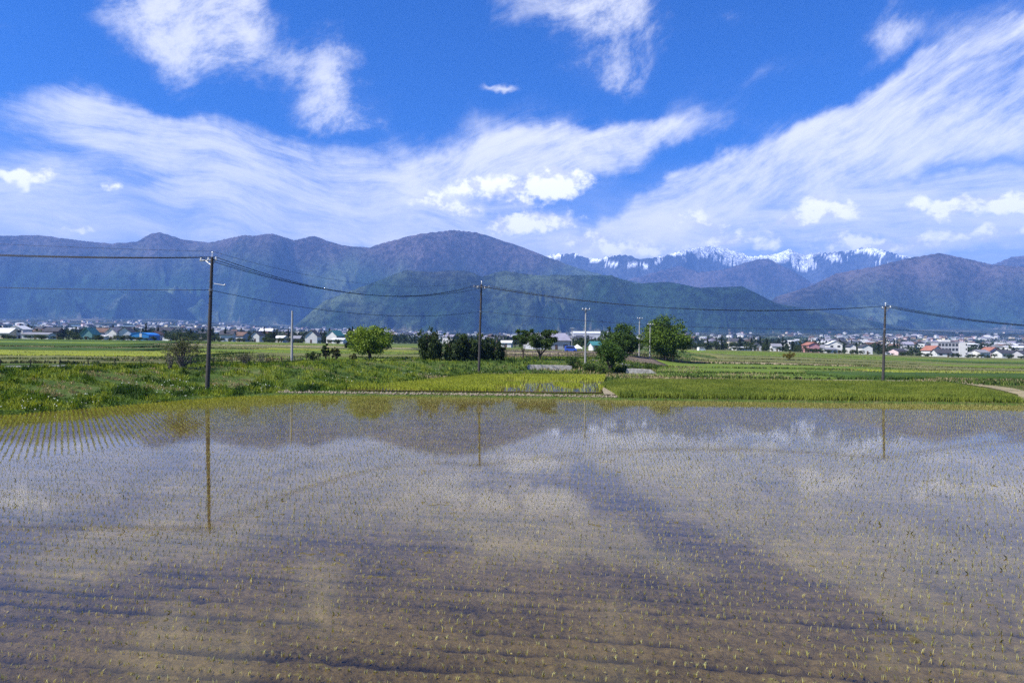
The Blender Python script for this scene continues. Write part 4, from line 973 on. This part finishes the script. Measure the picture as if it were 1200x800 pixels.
a3 = cirrus([(blob(W1,570,175,170,50,14),.8),(blob(W1,760,158,190,36,6),.85),(blob(W1,620,205,210,50,10),.6),(blob(W1,1090,140,280,66,24),1.2),(blob(W1,870,216,290,46,22),1.1),(blob(W1,720,265,200,40,20),.8),(blob(W1,1160,60,140,90,35),.95),(blob(W1,1000,205,240,40,20),.6),(blob(W1,900,85,130,24,8),.3),(blob(W1,1260,120,180,100,20),.9),(blob(W1,1120,200,200,32,14),.5),(blob(W1,480,215,110,60,-40),.45)], 25, 1.3, 5.0, 6, .34, .72, 1.7)
def cumulus(bl):
    mask = total(bl)
    n = t.noise(t.vm('MULTIPLY', uv, (1,1.35,1)), 26, 7, .66, dim='2D')
    e = t.m('ADD', mask, t.m('MULTIPLY', t.m('SUBTRACT', n, .5), 2.0))
    nl = t.noise(t.vm('MULTIPLY', t.vm('ADD', uv, (.010,-.020,0)), (1,1.35,1)), 24, 3, .6, dim='2D')
    return t.m('MULTIPLY', t.mapr(e, .24, 1.1), t.mapr(mask, .02, .34)), t.m('SUBTRACT', n, nl), mask
CB = [(612,218,100,24),(560,222,44,18),(655,210,44,24),(505,238,36,18),(640,254,60,18),(612,262,60,18),(545,252,30,14),(45,211,34,14),(15,212,30,10),(130,223,16,9),(92,271,20,6),(826,262,48,15),(955,254,60,19),(985,247,34,13),(905,262,26,9),(1145,240,80,17),(1105,243,30,16),(1190,240,40,16),(1070,247,16,11),(860,280,80,12),(700,283,70,13),(1010,282,90,12),(1140,276,110,14),(760,290,50,10)]
ca_, sh, msk = cumulus([(blob(W2,x,y,rx,ry,0,.15),1.0) for x,y,rx,ry in CB])
# low white haze veil towards the horizon
veil = t.m('MULTIPLY', t.mapr(v, .27, .06), t.mapr(t.noise(t.vm('MULTIPLY', W3, (1,5,1)), 4, 4, .6, dim='2D'), .25, .75, .35, .95))
def over(c, a, colr): return t.mix(a, c, colr)
tintn = t.mix(1., sky.outputs[0], (.015,.33,.88), 'MULTIPLY')
c = over(tintn, veil, (6.6,6.5,6.6))
CI = (7.0,6.9,6.7)
for a, k_ in ((a2, .74), (a3, .84), (a1, .72)): c = over(c, t.m('MULTIPLY', a, k_), CI)
lighter = t.mapr(t.m('ADD', t.m('MULTIPLY', sh, 3.4), t.m('MULTIPLY', msk, .3)), -.30, .62)
cum = t.mix(lighter, (5.3,5.35,5.9), (9.0,8.8,8.5))
c = over(c, t.m('MULTIPLY', ca_, .9), cum)
t.l.new(c, bg.inputs[0]); bg.inputs[1].default_value = .1
sl = bpy.data.lights.new('sun', 'SUN'); sl.energy = 5.0; sl.angle = R(.53); sl.color = (1,.955,.88)
so = link(bpy.data.objects.new('sun', sl)); sv = Vector((math.sin(SUN_AZ)*math.cos(SUN_EL), math.cos(SUN_AZ)*math.cos(SUN_EL), math.sin(SUN_EL)))
so.rotation_euler = sv.to_track_quat('Z', 'Y').to_euler(); so.location = (0,0,60)
cam = bpy.data.cameras.new('camera'); cam.sensor_width = 36; cam.lens = 24; cam.clip_start = .2; cam.clip_end = 60000
co = link(bpy.data.objects.new('camera', cam)); co.matrix_world = Matrix.Translation((0,0,CAMH)) @ Matrix.Rotation(math.pi/2+PITCH, 4, 'X') @ Matrix.Rotation(ROLL, 4, 'Z')
sc.camera = co
vs_ = sc.view_settings; vs_.view_transform = 'Standard'; vs_.look = 'None'; vs_.exposure = .98; vs_.gamma = 1
sc.cycles.use_denoising = False; sc.cycles.use_adaptive_sampling = False; sc.cycles.max_bounces = 8; sc.cycles.transparent_max_bounces = 12; sc.cycles.volume_bounces = 0
